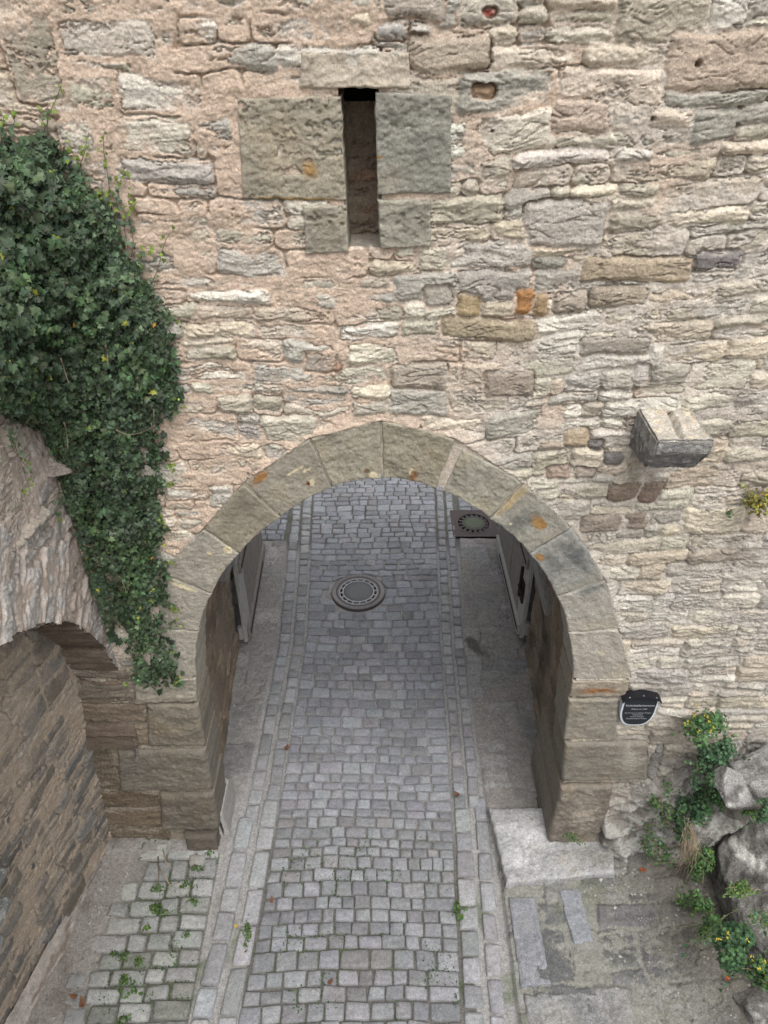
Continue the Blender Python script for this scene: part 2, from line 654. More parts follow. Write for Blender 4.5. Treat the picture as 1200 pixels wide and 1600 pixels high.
DX = .0068
U = np.arange(-3.1, 4.7, DX)
V = np.concatenate([np.arange(-.15, 2.6, .0085), np.arange(2.6, 4.6, .0072), np.arange(4.6, 7.35, .0058), np.arange(7.35, 7.9, .012)])
rng = np.random.RandomState(21)
rc = rects(-3.2, 4.8, -.3, 8.2, rng, bh=(.10, .235), sw=(.13, .46), split=.55)


def pxrect(x0, y0, x1, y1):
    a = on_y(x0, y1)
    b = on_y(x1, y1)
    c = on_y(x0, y0)
    e = on_y(x1, y0)
    return ((a[0] + c[0]) / 2, (b[0] + e[0]) / 2, (a[2] + b[2]) / 2, (c[2] + e[2]) / 2)


EX = [((0, -60, 84, 160), srgb(168, 158, 138)), ((88, 24, 250, 97), srgb(192, 182, 166)), ((642, 52, 762, 108), srgb(184, 168, 146)),
      ((583, 32, 641, 64), srgb(176, 172, 164)), ((596, -20, 700, 28), srgb(178, 166, 150)), ((1042, 42, 1240, 138), srgb(192, 172, 150)),
      ((805, 447, 834, 490), srgb(176, 122, 58)), ((836, 456, 857, 490), srgb(170, 142, 100)), ((712, 461, 750, 498), srgb(174, 152, 110)),
      ((688, 498, 836, 532), srgb(168, 152, 122)), ((1087, 391, 1157, 423), srgb(128, 122, 120)), ((912, 402, 1085, 442), srgb(176, 158, 130)),
      ((733, 128, 772, 151), srgb(158, 128, 96)), ((758, 13, 776, 25), srgb(176, 84, 66)), ((988, 569, 1014, 600), srgb(206, 198, 188)),
      ((904, 526, 1022, 557), srgb(162, 152, 138)), ((752, 574, 834, 616), srgb(164, 150, 132)), ((690, 780, 760, 800), srgb(150, 140, 128)),
      ((868, 450, 920, 486), srgb(178, 164, 146)), ((924, 450, 1014, 482), srgb(170, 156, 134)), ((955, 752, 1002, 780), srgb(142, 124, 104)),
      ((1004, 752, 1034, 786), srgb(138, 116, 98)), ((905, 802, 974, 830), srgb(160, 146, 130)), ((978, 800, 1012, 828), srgb(150, 134, 116)),
      ((840, 690, 884, 706), srgb(170, 156, 138)), ((852, 730, 888, 750), srgb(168, 146, 128)), ((892, 728, 932, 748), srgb(172, 158, 142)),
      ((660, 450, 708, 486), srgb(172, 164, 148)), ((880, 672, 920, 700), srgb(186, 166, 134)), ((917, 688, 942, 702), srgb(122, 116, 112)),
      ((942, 704, 972, 724), srgb(128, 124, 122)), ((860, 160, 960, 215), srgb(192, 172, 152)), ((470, 545, 520, 582), srgb(168, 156, 140)),
      ((519, 543, 534, 580), srgb(170, 134, 108)), ((820, 315, 950, 385), srgb(182, 174, 162)), ((610, 250 + 320, 700, 610), srgb(176, 164, 146)),
      ((104, 1040, 200, 1059), srgb(158, 148, 134)), ((108, 1063, 211, 1093), srgb(170, 162, 150)), ((116, 1097, 231, 1128), srgb(176, 162, 142)), ((120, 1131, 238, 1164), srgb(196, 182, 160)),
      ((136, 1168, 182, 1231), srgb(164, 150, 130)), ((150, 1235, 248, 1260), srgb(158, 142, 120)), ((160, 1263, 262, 1292), srgb(172, 156, 132)), ((168, 1295, 268, 1326), srgb(160, 146, 126)),
      ((1014, 1165, 1030, 1212), srgb(150, 146, 140))]
EXR = [pxrect(*e[0]) for e in EX]
EXC = [1.08 * (e[1] * .75 + e[1].mean() * .25) for e in EX]

mAx, mBx = np.meshgrid(U, V)
# how much pointing mortar is left: thick in the upper left, thin towards the right and the foot
lev = .002 - .008 * sstep(-.8, 1.0, mAx + .3 * pn(mAx * .8, mBx * .8, 77)) - .006 * sstep(4.4, 2.4, mBx)
lev = lev + .010 * sstep(5.6, 6.8, mBx) * sstep(.4, -1.0, mAx) + .011 * sstep(.0, .5, pn(mAx * 1.4, mBx * 1.7, 78))
ringd = np.where(in_poly(mAx, mBx, ring_poly), 0, poly_dist(mAx, mBx, ring_poly, True))
lev = lev + .02 * (1 - sstep(.0, .10, ringd))
tilt = .085 * np.clip(mAx - .4, 0, 3) * sstep(2.5, 4.5, mBx) * sstep(7.4, 5.8, mBx)
pinkness = sstep(1.3, -.4, mAx + .55 * pn(mAx * 1.1, mBx * 1.3, 79) - .25 * (mBx - 5)) * sstep(2.2, 3.6, mBx)
pinkness = np.clip(pinkness + .8 * sstep(.1, .5, pn(mAx * 1.7, mBx * 1.9, 81)) * sstep(4.2, 5.2, mBx), 0, 1)
PINK = srgb(207, 187, 168)
PALE = srgb(208, 200, 188)
mcol = mix3(np.broadcast_to(PALE, mAx.shape + (3,)), PINK, pinkness)
PALST = [srgb(194, 188, 173), srgb(182, 176, 161), srgb(204, 199, 187), srgb(174, 167, 152), srgb(190, 179, 161), srgb(172, 168, 159), srgb(198, 188, 171), srgb(166, 162, 152)]
UU, VV, h, col, mm, dd, sid = rubble(U, V, rc, 101, lev, PALST, mcol, rng, extra=EXR, extra_cols=EXC, tilt=tilt, strata=1.1, lime=srgb(214, 207, 196), bright=1.16)

# right and lower right: eroded, laminated, greyer, with white lime bloom
ero = sstep(1.5, 2.6, UU + .35 * pn(UU * 1.3, VV * 1.3, 130)) * sstep(4.9, 3.2, VV + .5 * pn(UU, VV, 131)) * (.45 + .55 * sstep(-.1, .3, pn(UU * 1.7, VV * 1.9, 129)))
ero = ero * (1 - sstep(.0, .03, -(1 - 0 * UU)))
el = fbm(UU * 3.2 + .8 * VV, VV * 15 + .9 * pn(UU * 1.5, VV * 2, 132), 5, 133, .62)
er = fbm(UU * 4, VV * 14, 4, 135, .55, True)
eb = 1 - 2 * np.abs(pn(UU * 3 + 5, VV * 17 + 1.8 * pn(UU * 3, VV * 4, 136), 137))
ebm = sstep(.80, .96, eb) * sstep(-.2, .2, pn(UU * 4, VV * 6, 138))
h = h + ero * (.008 * el + .020 * terrace(el, 7, .85) + .010 * er - .014 * ebm)
col = col * (1 - .25 * ero * ebm)[..., None]
grey = np.array(srgb(164, 162, 158))
col = mix3(col, grey * (1 + .35 * el[..., None]), .45 * ero)
bloom = sstep(.08, .35, fbm(UU * 2.6, VV * 4, 4, 140, .6)) * ero * sstep(4.0, 3.4, VV)
col = mix3(col, srgb(200, 198, 194), .6 * bloom)
dk = sstep(.05, .40, fbm(UU * 1.6, VV * 2.0, 4, 143, .55)) * sstep(.2, 1.6, UU) * sstep(6.6, 5.0, VV)
col = mix3(col, srgb(134, 124, 114), .45 * dk)
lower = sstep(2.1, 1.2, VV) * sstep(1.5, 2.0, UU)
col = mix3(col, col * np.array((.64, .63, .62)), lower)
# brown grimy foot of the left half, colour also carries the side arch's shade
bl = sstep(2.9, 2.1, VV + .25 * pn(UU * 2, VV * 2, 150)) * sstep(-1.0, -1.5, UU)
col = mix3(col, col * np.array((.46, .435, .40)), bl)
h = h + bl * .02 * el
# rain stain under the corbel
stn_ = sstep(.24, .05, np.abs(UU - 1.80) + .10 * pn(UU * 7, VV * 2, 181)) * sstep(4.72, 4.60, VV) * sstep(3.9, 4.5, VV + .2 * pn(UU * 9, VV, 182))
col = mix3(col, srgb(122, 114, 106), .2 * stn_)
col = mix3(col, col * np.array((.97, .965, .96)), sstep(.5, 1.8, UU))
# living rock at the lower right corner
rk = sstep(0, .5, (UU - 2.05) * .9 + (1.05 - VV) * .75 - .25 + .12 * pn(UU * 3, VV * 3, 160)) * sstep(1.75, 1.35, VV) * sstep(1.75, 2.1, UU)
a_ = (UU * .80 + VV * .6)
b_ = (VV * .80 - UU * .6)
rr_ = fbm(a_ * 2.0, b_ * 12, 5, 161, .6)
rd_ = fbm(a_ * 3, b_ * 7, 4, 163, .55, True)
hr = .03 + .38 * sstep(1.6, .1, VV) * sstep(1.6, 3.2, UU) + .05 * rr_ + .09 * terrace(rr_ + .3 * fbm(UU * 9, VV * 9, 3, 168), 6, .8) + .05 * rd_ + .09 * pn(UU * 2.6, VV * 2.6, 165) + .02 * fbm(a_ * 14, b_ * 40, 3, 169)
h = lerp(h, hr, rk)
rcq = mix3(np.broadcast_to(srgb(138, 134, 127), UU.shape + (3,)), srgb(188, 186, 180), sstep(.05, .4, rd_ + .6 * rr_ - .2 + .5 * fbm(a_ * 9, b_ * 20, 3, 167)))
rcq = mix3(rcq, srgb(92, 87, 80), .8 * sstep(-.05, .35, fbm(UU * 3, VV * 3, 4, 166)))
col = mix3(col, rcq * .85, rk)
# behind the dressed ring the core mortar sits slightly back
inring = in_poly(UU, VV, ring_poly)
h = np.where(inring, .004 + .010 * fbm(UU * 8, VV * 8, 3, 170), h)
col = np.where(inring[..., None], lerp(mcol, PALE, .6) * .88, col)
# tiny holes
for (px, py, r) in ((1090, 99, .020), (1020, 185, .012), (770, 205, .008)):
    p = on_y(px, py)
    g = np.hypot(UU - p[0], VV - p[2])
    h -= .07 * (1 - sstep(r * .6, r, g))
# openings
intr_w = [(x * 1.018, z + .02 if z > 2 else z) for x, z in intr]
keep = ~in_poly(UU, VV, intr_w)
slit_poly = [(p[0], p[2]) for p in (on_y(533, 138), on_y(588, 138), on_y(594, 392), on_y(545, 392))]
sp = [(slit_poly[0][0] - .01, slit_poly[0][1] + .015), (slit_poly[1][0] + .01, slit_poly[1][1] + .015), (slit_poly[2][0] + .01, slit_poly[2][1] + .02), (slit_poly[3][0] - .01, slit_poly[3][1] + .02)]
keep &= ~in_poly(UU, VV, sp)
def protect(poly, lim, m=.016):
    global h
    ins_ = in_poly(UU, VV, poly)
    dp = poly_dist(UU, VV, poly, True)
    t_ = sstep(m * .4, m, dp + .016 * fbm(UU * 16, VV * 16, 3, 178) + .004) * ins_
    h = np.where(t_ > 0, lerp(h, np.minimum(h, lim), t_), h)


SLB = [((380, 309, 541, 312, 533, 150, 371, 152), srgb(160, 153, 137), .024), ((590, 303, 704, 300, 706, 148, 586, 143), srgb(148, 146, 136), .010),
       ((478, 396, 545, 392, 542, 319, 474, 320), srgb(162, 157, 143), .016), ((595, 387, 673, 383, 673, 310, 591, 312), srgb(160, 157, 143), .013),
       ((467, 137, 640, 138, 640, 82, 470, 80), srgb(190, 174, 154), .0)]
for q, _, _ in SLB:
    protect([(on_y(q[i], q[i + 1])[0], on_y(q[i], q[i + 1])[2]) for i in (0, 2, 4, 6)], .012, .022)
for q in left_px + right_px:
    protect([(on_y(*p)[0], on_y(*p)[2]) for p in q], .0)
protect([(-2.02, -.2), (-1.5, -.2), (-1.5, .2), (-2.02, .2)], .02)
protect([(1.5, -.2), (2.20, -.2), (2.18, 1.0), (1.5, 1.03)], .02)
WALLH = h
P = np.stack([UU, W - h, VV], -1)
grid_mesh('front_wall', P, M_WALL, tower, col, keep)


def wall_y(x, z):
    i = int(np.clip(np.searchsorted(V, z), 0, len(V) - 1))
    j = int(np.clip((x - U[0]) / DX, 0, len(U) - 1))
    return W - WALLH[i, j]


# ---- arch ring

GREY = srgb(156, 150, 136)
cream = srgb(214, 203, 170)
rust = srgb(158, 124, 80)
ring_cols = [srgb(168, 162, 148), srgb(168, 162, 149), srgb(165, 159, 145), srgb(150, 143, 124), srgb(157, 151, 135), srgb(158, 152, 134),
             srgb(152, 145, 126), srgb(158, 154, 138), srgb(156, 152, 139), srgb(151, 151, 144), srgb(168, 163, 152), srgb(171, 164, 151)]
ring_st = {1: [(.93, .55, .05, .30, cream, .3)], 2: [(.95, .25, .07, .12, cream, .2), (.72, .5, .04, .1, cream, .3)],
           4: [(.75, .25, .05, .07, cream, .2), (.70, .27, .03, .05, srgb(110, 60, 40), .3), (.66, .62, .16, .025, cream, .2), (.78, .52, .08, .03, cream, .2),
               (.22, .90, .10, .07, srgb(170, 160, 140), .5), (.2, .88, .16, .12, srgb(160, 118, 74), .6)],
           5: [(.84, .07, .10, .07, cream, .2), (.72, .16, .09, .05, srgb(122, 104, 82), .6)],
           6: [(.52, .17, .075, .10, cream, .15), (.54, .12, .10, .20, srgb(130, 100, 74), .7)],
           8: [(.60, .58, .19, .13, rust, .25), (.42, .35, .22, .6, srgb(120, 122, 116), .9), (.05, .6, .08, .6, srgb(172, 156, 124), .6), (.33, .17, .025, .025, cream, .3)],
           9: [(.14, .12, .10, .09, rust, .3), (.25, .28, .03, .08, srgb(176, 150, 112), .4), (.4, .75, .45, .3, srgb(104, 106, 104), .9), (.35, .3, .3, .25, srgb(118, 120, 116), .9)],
           10: [(.06, .7, .12, .4, srgb(120, 122, 118), .8)], 11: [(.45, .55, .08, .06, srgb(190, 178, 158), .5)]}
dvec = (0, 1, 0)
PROUD = W - .022
stn = []
for k in range(12):
    a, b, c, e = inn[k], inn[k + 1], out[k + 1], out[k]
    if k == 7:
        e = on_y(722, 700)
        a = on_y(690, 765)
    q = [np.array(p) * 1.0 for p in (a, b, c, e)]
    cen = sum(q) / 4
    q = [cen + (p - cen) * .972 for p in q]
    for i in range(4):
        q[i][1] = PROUD - .006 * RS.rand()
    block('arch_stone', q, dvec, .42, M_DRESS, tower, (ring_cols[k] * .85 + ring_cols[k].mean() * .15) * 1.0, 300 + k, rnd=.014, rough=.011 if k in (5, 6, 7) else .0075, tool=.004, res=.009,
          stains=ring_st.get(k, ()), mottle=.22, outl=.010, bulge=.018)
# ---- jamb stones
jl_cols = [srgb(158, 153, 140), srgb(130, 124, 112), srgb(122, 117, 107), srgb(116, 110, 100)]
for k, q in enumerate(left_px):
    q = [on_y(*p) for p in q]
    cen = sum(q) / 4
    q = [cen + (p - cen) * .985 for p in q]
    for i in range(4):
        q[i][1] = W - .034 - .007 * k
    block('jamb_stone', q, dvec, .42, M_DRESS, tower, jl_cols[k] * 1.0, 340 + k, rnd=(.02, .035, .05, .06)[k], rough=.014, tool=.002, mottle=.25, outl=.008)
jr_cols = [srgb(156, 147, 132), srgb(144, 139, 128), srgb(132, 127, 117)]
for k, q in enumerate(right_px):
    q = [on_y(*p) for p in q]
    cen = sum(q) / 4
    q = [cen + (p - cen) * .985 for p in q]
    for i in range(4):
        q[i][1] = W - .03 - .012 * k
    st = [(.5, .4, .45, .25, srgb(150, 104, 66), .8)] if k == 0 else ([(.8, .6, .25, .5, srgb(158, 153, 142), .9)] if k == 2 else [])
    block('jamb_stone', q, dvec, .42, M_DRESS, tower, jr_cols[k] * .95, 350 + k, rnd=(.015, .02, .045)[k], rough=.010, tool=.002, mottle=.22, stains=st, outl=.008)
# foot stones: left guard base, right bulging base and thin plinth courses
block('foot_stone', [(-2.02, W - .13, -.06), (-1.70, W - .13, -.06), (-1.70, W - .11, .20), (-2.02, W - .11, .20)], dvec, .5, M_DRESS, tower, srgb(100, 95, 88) * .9, 361, rnd=.035, rough=.012, mottle=.3)
block('foot_stone', [(-1.735, W + .0, -.05), (-1.60, W + .02, -.05), (-1.655, W + .06, .33), (-1.74, W + .05, .36)], dvec, .40, M_DRESS, tower, srgb(160, 158, 154), 362, rnd=.035, rough=.010,
      stains=[(.6, .5, .12, .3, srgb(60, 58, 54), .3)], mottle=.25)
block('foot_stone', [(1.66, W - .13, .04), (2.22, W - .10, .08), (2.20, W - .06, .98), (1.68, W - .10, 1.0)], dvec, .95, M_DRESS, tower, srgb(126, 119, 109) * .95, 363, rnd=.05, rough=.02, mottle=.3,
      stains=[(.55, .6, .35, .4, srgb(150, 142, 130), .9)])
block('foot_stone', [(1.65, W - .155, -.04), (1.96, W - .15, -.04), (1.95, W - .15, .035), (1.66, W - .155, .035)], dvec, .6, M_DRESS, tower, srgb(104, 97, 88) * .9, 364, rnd=.018, rough=.006)

# ---- arrow slit surround and recess
slit_st = {0: [(.66, .30, .05, .05, srgb(70, 48, 26), .3), (.66, .33, .13, .13, srgb(168, 138, 94), .9), (.5, .0, .6, .03, srgb(176, 146, 92), .5)], 1: [(.03, .38, .06, .02, rust, .5), (.6, .45, .5, .45, srgb(134, 134, 124), .9)]}
for k, (q, c, pt) in enumerate(SLB[:4]):
    q = [on_y(q[0], q[1]), on_y(q[2], q[3]), on_y(q[4], q[5]), on_y(q[6], q[7])]
    for p in q:
        p[1] = W - .028
    block('slit_surround_stone', q, dvec, .36, M_DRESS, tower, c, 380 + k, rnd=.014, rough=.011, pit=pt, stains=slit_st.get(k, ()), res=.007, mottle=.18, outl=.008)
q = [on_y(467, 137), on_y(640, 138), on_y(640, 82), on_y(470, 80)]
for p in q:
    p[1] = W - .022
block('lintel', q, dvec, .36, M_DRESS, tower, srgb(190, 180, 164), 388, rnd=.014, rough=.013, res=.008, outl=.014, tool=.004)

# slit recess: sides, sill and bricked back
zs0, zs1 = slit_poly[3][1], slit_poly[0][1]
xs0, xs1 = slit_poly[0][0], slit_poly[2][0]
uu = np.arange(-.36, .14, .007)
vv = np.arange(zs0 - .1, zs1 + .25, .007)
rb = rects(-.4, .3, zs0 - .2, zs1 + .4, np.random.RandomState(5), bh=(.085, .10), sw=(.17, .25), split=0)
a, b, hb, cb, _, _, _ = rubble(uu, vv, rb, 210, .004, [srgb(152, 138, 122), srgb(142, 128, 114), srgb(158, 132, 114)], srgb(156, 142, 126), np.random.RandomState(4), prot=.012, strata=.6)
back = np.stack([a, W + .40 - hb + .04 * (b - zs0), b], -1)
slit = grid_mesh('arrow_slit', back, M_WALL, tower, cb * 1.1, keep=(b < zs1 - .10))
xx = np.arange(xs0 - .014, xs1 + .014, .006)
yy = np.arange(W - .006, W + .46, .01)
A, B = np.meshgrid(xx, yy)
sill = np.stack([A, B, zs0 - .035 + .05 * (B - W) + .006 * fbm(A * 12, B * 12, 3, 4)], -1)
grid_mesh('sill', sill, M_WALL, slit, np.broadcast_to(srgb(204, 196, 184), sill.shape) * (1 + .1 * fbm(A * 20, B * 20, 3, 6))[..., None])
for sx, x0 in (('l', xs0 - .012), ('r', xs1 + .006)):
    zz = np.arange(zs0 - .1, zs1 + .2, .012)
    yv = np.arange(W + .0, W + .50, .012)
    A, B = np.meshgrid(yv, zz)
    off = (.0 + .10 * (A - W)) * (-1 if sx == 'l' else 1)
    Ps = np.stack([x0 + off + .006 * fbm(A * 10, B * 10, 3, 9), A, B], -1)
    grid_mesh('slit_cheek', Ps, M_WALL, slit, np.broadcast_to(srgb(150, 138, 122), Ps.shape) * .8)
box('slit_darkness', (-.9, W + .52, 5.4), (.9, W + 1.6, 7.8), M_VOID, tower, bevel=0)  # near-black box: darkness of the room behind the slit put into its colour

# ---- corbel
cv = [(3.82, 5.0), (3.82, 4.905), (3.84, 4.895), (3.92, 4.74), (4.30, 4.70), (4.30, 5.0)]  # (y, z) profile
import bmesh


def corbel():
    bm = bmesh.new()
    x0, x1 = 1.63, 1.975
    va = [bm.verts.new((x0, y, z)) for y, z in cv]
    vb = [bm.verts.new((x1 - (.03 if i in (3,) else 0), y, z + .004)) for i, (y, z) in enumerate(cv)]
    bm.faces.new(va)
    bm.faces.new(vb[::-1])
    n = len(cv)
    for i in range(n):
        bm.faces.new((va[i], vb[i], vb[(i + 1) % n], va[(i + 1) % n]))
    bmesh.ops.bevel(bm, geom=bm.edges[:], offset=.010, segments=2, affect='EDGES')
    bmesh.ops.triangulate(bm, faces=bm.faces[:])
    for _ in range(6):
        ed = [e for e in bm.edges if e.calc_length() > .018]
        if not ed:
            break
        bmesh.ops.subdivide_edges(bm, edges=ed, cuts=1)
        bmesh.ops.triangulate(bm, faces=bm.faces[:])
    bmesh.ops.recalc_face_normals(bm, faces=bm.faces[:])
    bm.normal_update()
    co = np.array([v.co[:] for v in bm.verts])
    no = np.array([v.normal[:] for v in bm.verts])
    n_ = fbm3(co * 9, 4, 3)
    d_ = .010 * n_ + .006 * fbm3(co * 40, 2, 4)
    top = sstep(.5, .9, no[:, 2]) * sstep(4.95, 4.985, co[:, 2])
    # broken, rubble-strewn top and a cut groove
    d_ = d_ + top * (.030 * fbm3(co * np.array((9, 9, 3)), 4, 8) - .012)
    gx = 1.80 + (3.95 - co[:, 1]) * -.10
    gro = top * (1 - sstep(.012, .022, np.abs(co[:, 0] - gx))) * sstep(3.86, 3.90, co[:, 1])
    d_ = d_ - .05 * gro
    co2 = co + no * d_[:, None]
    c = np.broadcast_to(srgb(150, 148, 144), co.shape).copy()
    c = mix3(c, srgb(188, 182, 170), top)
    c = mix3(c, srgb(206, 192, 172), top * sstep(.0, .3, fbm3(co * 12, 3, 9)))
    c = mix3(c, srgb(90, 90, 92), (1 - top) * sstep(-.05, .35, fbm3(co * 14, 4, 10)) * .5)
    c = mix3(c, srgb(92, 92, 94), sstep(4.90, 4.86, co[:, 2]) * .6)  # undercut below the fascia darkened, its shade painted into the colour
    c = mix3(c, srgb(196, 194, 190), .7 * sstep(.12, .4, fbm3(co * 22, 4, 13)))
    for v, p in zip(bm.verts, co2):
        v.co = p
    V_ = np.array([v.co[:] for v in bm.verts])
    bm.verts.index_update()
    Fc = np.array([[v.index for v in f.verts] for f in bm.faces])
    bm.free()
    return raw_mesh('corbel', V_, Fc, M_DARKST, tower, c)


corbel()

# ---- passage under the tower (walls and vault in one rough shell)
prof = []
for i in range(len(intr) - 1):
    a = np.array(intr[i])
    b = np.array(intr[i + 1])
    n = max(1, int(np.linalg.norm(b - a) / .02))
    for k in range(n):
        prof.append(a + (b - a) * k / n)
prof = np.array(prof + [np.array(intr[-1])])
arc = np.concatenate([[0], np.cumsum(np.linalg.norm(np.diff(prof, axis=0), axis=1))])
tg = np.gradient(prof, axis=0)
for _ in range(12):
    tg[1:-1] = (tg[:-2] + tg[1:-1] * 2 + tg[2:]) / 4
nrm = np.stack([-tg[:, 1], tg[:, 0]], -1)
nrm /= np.linalg.norm(nrm, axis=1)[:, None]
YB = 9.25
ysm = np.concatenate([np.arange(W + .03, 7.0, .016), np.arange(7.0, YB + .01, .03)])
# rubble relief over (arc length, y)
ra = rects(-.1, YB - W + .4, -.1, arc[-1] + .1, np.random.RandomState(61), bh=(.16, .3), sw=(.3, .7), split=.4)
fa, fb, hp, cp, _, _, _ = rubble(ysm - W, arc, ra, 230, lambda a, b: .012 + 0 * a, [srgb(132, 118, 100), srgb(116, 106, 94), srgb(110, 98, 84), srgb(140, 126, 108)], srgb(130, 118, 104),
                                 np.random.RandomState(9), prot=.03, strata=1.2)
offs = .035 + .12 * sstep(W + .38, W + .55, ysm)
wid = sstep(W + .4, 6.8, ysm) * .10
reb = sstep(6.90, 6.96, ysm) * .32
of = offs + reb
side = (np.abs(nrm[:, 0]) ** .7)
lft = (prof[:, 0] < 0)
out_n = -nrm
sgn = np.sign(np.sum(out_n * (prof - np.array((0, 2.0))), axis=1))
out_n = out_n * sgn[:, None]
inward_mask = sstep(W + .38, W + .55, ysm)[None, :]
D = of[None, :] + wid[None, :] * side[:, None] * np.where(lft, 1.2, .6)[:, None] - hp * (.25 + .75 * inward_mask)
Pp = np.stack([prof[:, 0][:, None] + out_n[:, 0][:, None] * D, np.broadcast_to(ysm, D.shape), prof[:, 1][:, None] + out_n[:, 1][:, None] * D], -1)
tone = 1.05 + .05 * sstep(W + .5, W + .3, ysm)
streak = fbm(fa * 2.2, fb * .6, 4, 240)
cp = cp * tone[None, :, None] * (1 + .35 * streak)[..., None]
cp = mix3(cp, srgb(66, 62, 58), .5 * sstep(.1, .45, fbm(fa * 1.4, fb * .9, 4, 241)))
YV = 6.5  # unseen vault and rear wall end early here, letting daylight into the passage
keepP = (Pp[..., 1] < YV) | (Pp[..., 2] < 2.95)
grid_mesh('passage_wall', Pp, M_WALL, tower, np.clip(cp, .01, .7), keepP)
# rear wall with the same opening, outer shell of the tower
iv_ = int(np.searchsorted(ysm, YV)) - 1
ri_ = Pp[:, iv_].copy()
ang = np.linspace(math.pi, 0, len(ri_))
ro_ = np.stack([np.clip(np.cos(ang) * 9, -3.08, 4.68), ri_[:, 1], np.clip(np.sin(ang) * 14, 0, 7.88)], -1)
ro_[0, 2] = ro_[-1, 2] = -.1
K = np.linspace(0, 1, 14)[:, None, None]
Pr = ri_[None] * (1 - K) + ro_[None] * K
grid_mesh('rear_wall', Pr, M_PLAIN, tower, keep=np.ones(Pr.shape[:2], bool))
YR = float(ri_[0, 1])
X0, X1, ZT = -3.08, 4.68, 7.88
raw_mesh('tower_shell', [(X0, W - .01, -.1), (X0, YR, -.1), (X0, YR, ZT), (X0, W - .01, ZT), (X1, W - .01, -.1), (X1, YR, -.1), (X1, YR, ZT), (X1, W - .01, ZT)],
         [[0, 1, 2, 3], [4, 7, 6, 5], [3, 2, 6, 7]], M_PLAIN, tower, smooth=False)
for sx in (-1, 1):
    xo = 2.36 * sx
    box('rear_flank', (min(xo, xo + .55 * sx), YR + .01, -.1), (max(xo, xo + .55 * sx), 9.26, 3.0), M_PLAIN, tower, .03)  # unseen flank walls, kept low for more daylight behind the vault


# ---- doors of the passage
def door(side, ynear, yfar, xnear, xfar, ztop):
    d = bpy.data.objects.new('wooden_door', None)
    d.location = (xfar, yfar, 0)
    link(d, tower)
    bpy.context.view_layer.update()
    d.matrix_parent_inverse = Matrix.Translation(tower.location).inverted()
    n = 6
    L = math.hypot(yfar - ynear, xfar - xnear)

    def pt(s, off, z):   # s along leaf from near end, off towards the lane
        t = s / L
        x = xnear + (xfar - xnear) * t + (off if side < 0 else -off)
        return (x, ynear + (yfar - ynear) * t, z)

    def slab(name, s0, s1, o0, o1, z0, z1, mat, par, skew=0):
        v = [pt(s0, o0, z0 + skew), pt(s1, o0, z0), pt(s1, o1, z0), pt(s0, o1, z0 + skew), pt(s0, o0, z1), pt(s1, o0, z1), pt(s1, o1, z1), pt(s0, o1, z1)]
        bm = bmesh.new()
        vs = [bm.verts.new(p) for p in v]
        for f in ((0, 1, 2, 3), (4, 7, 6, 5), (0, 4, 5, 1), (1, 5, 6, 2), (2, 6, 7, 3), (3, 7, 4, 0)):
            bm.faces.new([vs[i] for i in f])
        bmesh.ops.bevel(bm, geom=bm.edges[:], offset=.005, segments=1, affect='EDGES')
        bmesh.ops.recalc_face_normals(bm, faces=bm.faces[:])
        me = bpy.data.meshes.new(name)
        bm.to_mesh(me)
        bm.free()
        me.materials.append(mat)
        o = bpy.data.objects.new(name, me)
        COL.objects.link(o)
        o.parent = par
        o.matrix_parent_inverse = Matrix.Translation((xfar, yfar, 0)).inverted()
        return o
    w = L / n
    for k in range(n):
        slab('plank', k * w + .003, (k + 1) * w - .003, -.075, -.02 + .004 * (k % 2), .07 + .02 * RS.rand(), ztop, M_WOODL if k in (0,) else M_WOOD, d)
    slab('rail', .04, L - .03, -.02, .02, .12, .30, M_WOODL if side > 0 else M_WOOD, d)
    slab('rail', .04, L - .03, -.02, .02, 1.25, 1.42, M_WOOD, d)
    slab('strap', .06, L * .8, .02, .028, .19, .235, M_IRON, d)
    slab('strap', .06, L * .8, .02, .028, 1.31, 1.355, M_IRON, d)
    slab('edge_batten', -.03, .05, -.13, -.075, .16, .36, M_WOODL, d)
    slab('edge_batten', -.03, .05, -.13, -.075, 1.5, 1.7, M_WOODL, d)
    if side > 0:
        slab('lock_plate', .10, .24, -.02, .006, .62, .95, M_IRON, d)
        slab('bolt', .16, .18, .006, .05, .70, 1.20, M_IRON, d)
        slab('bolt', .06, .26, .006, .04, .80, .84, M_IRON, d)
    return d


door(-1, 6.98, 8.9, -1.79, -1.84, 2.85)
door(1, 7.05, 9.1, 1.80, 1.76, 2.85)
for x0, x1, y0, y1, z in ((1.72, 1.87, 5.78, 7.3, 1.70), (-1.86, -1.74, 6.24, 7.2, 1.78)):
    box('wooden_beam', (x0, y0, z), (x1, y1, z + .15), M_WOODY, tower, .02)

# ================================================================== LEFT SIDE WALL
XF = -2.25
swall = thing('side_wall', (XF, 2.2, 0), 'tall slate rubble wall at the left with a blind arch of radial stones', 'wall')
CY, CZ, AR = 2.2, 2.2, 2.06


def arch_z(y):
    return CZ + math.sqrt(max(0, AR * AR - (y - CY) ** 2))


yu = np.arange(.15, W + .12, .0085)
zv = np.arange(1.2, 5.3, .0085)
rng2 = np.random.RandomState(33)
A, B = np.meshgrid(yu, zv)
R_ = np.hypot(A - CY, B - CZ)
TH_ = np.arctan2(B - CZ, A - CY)
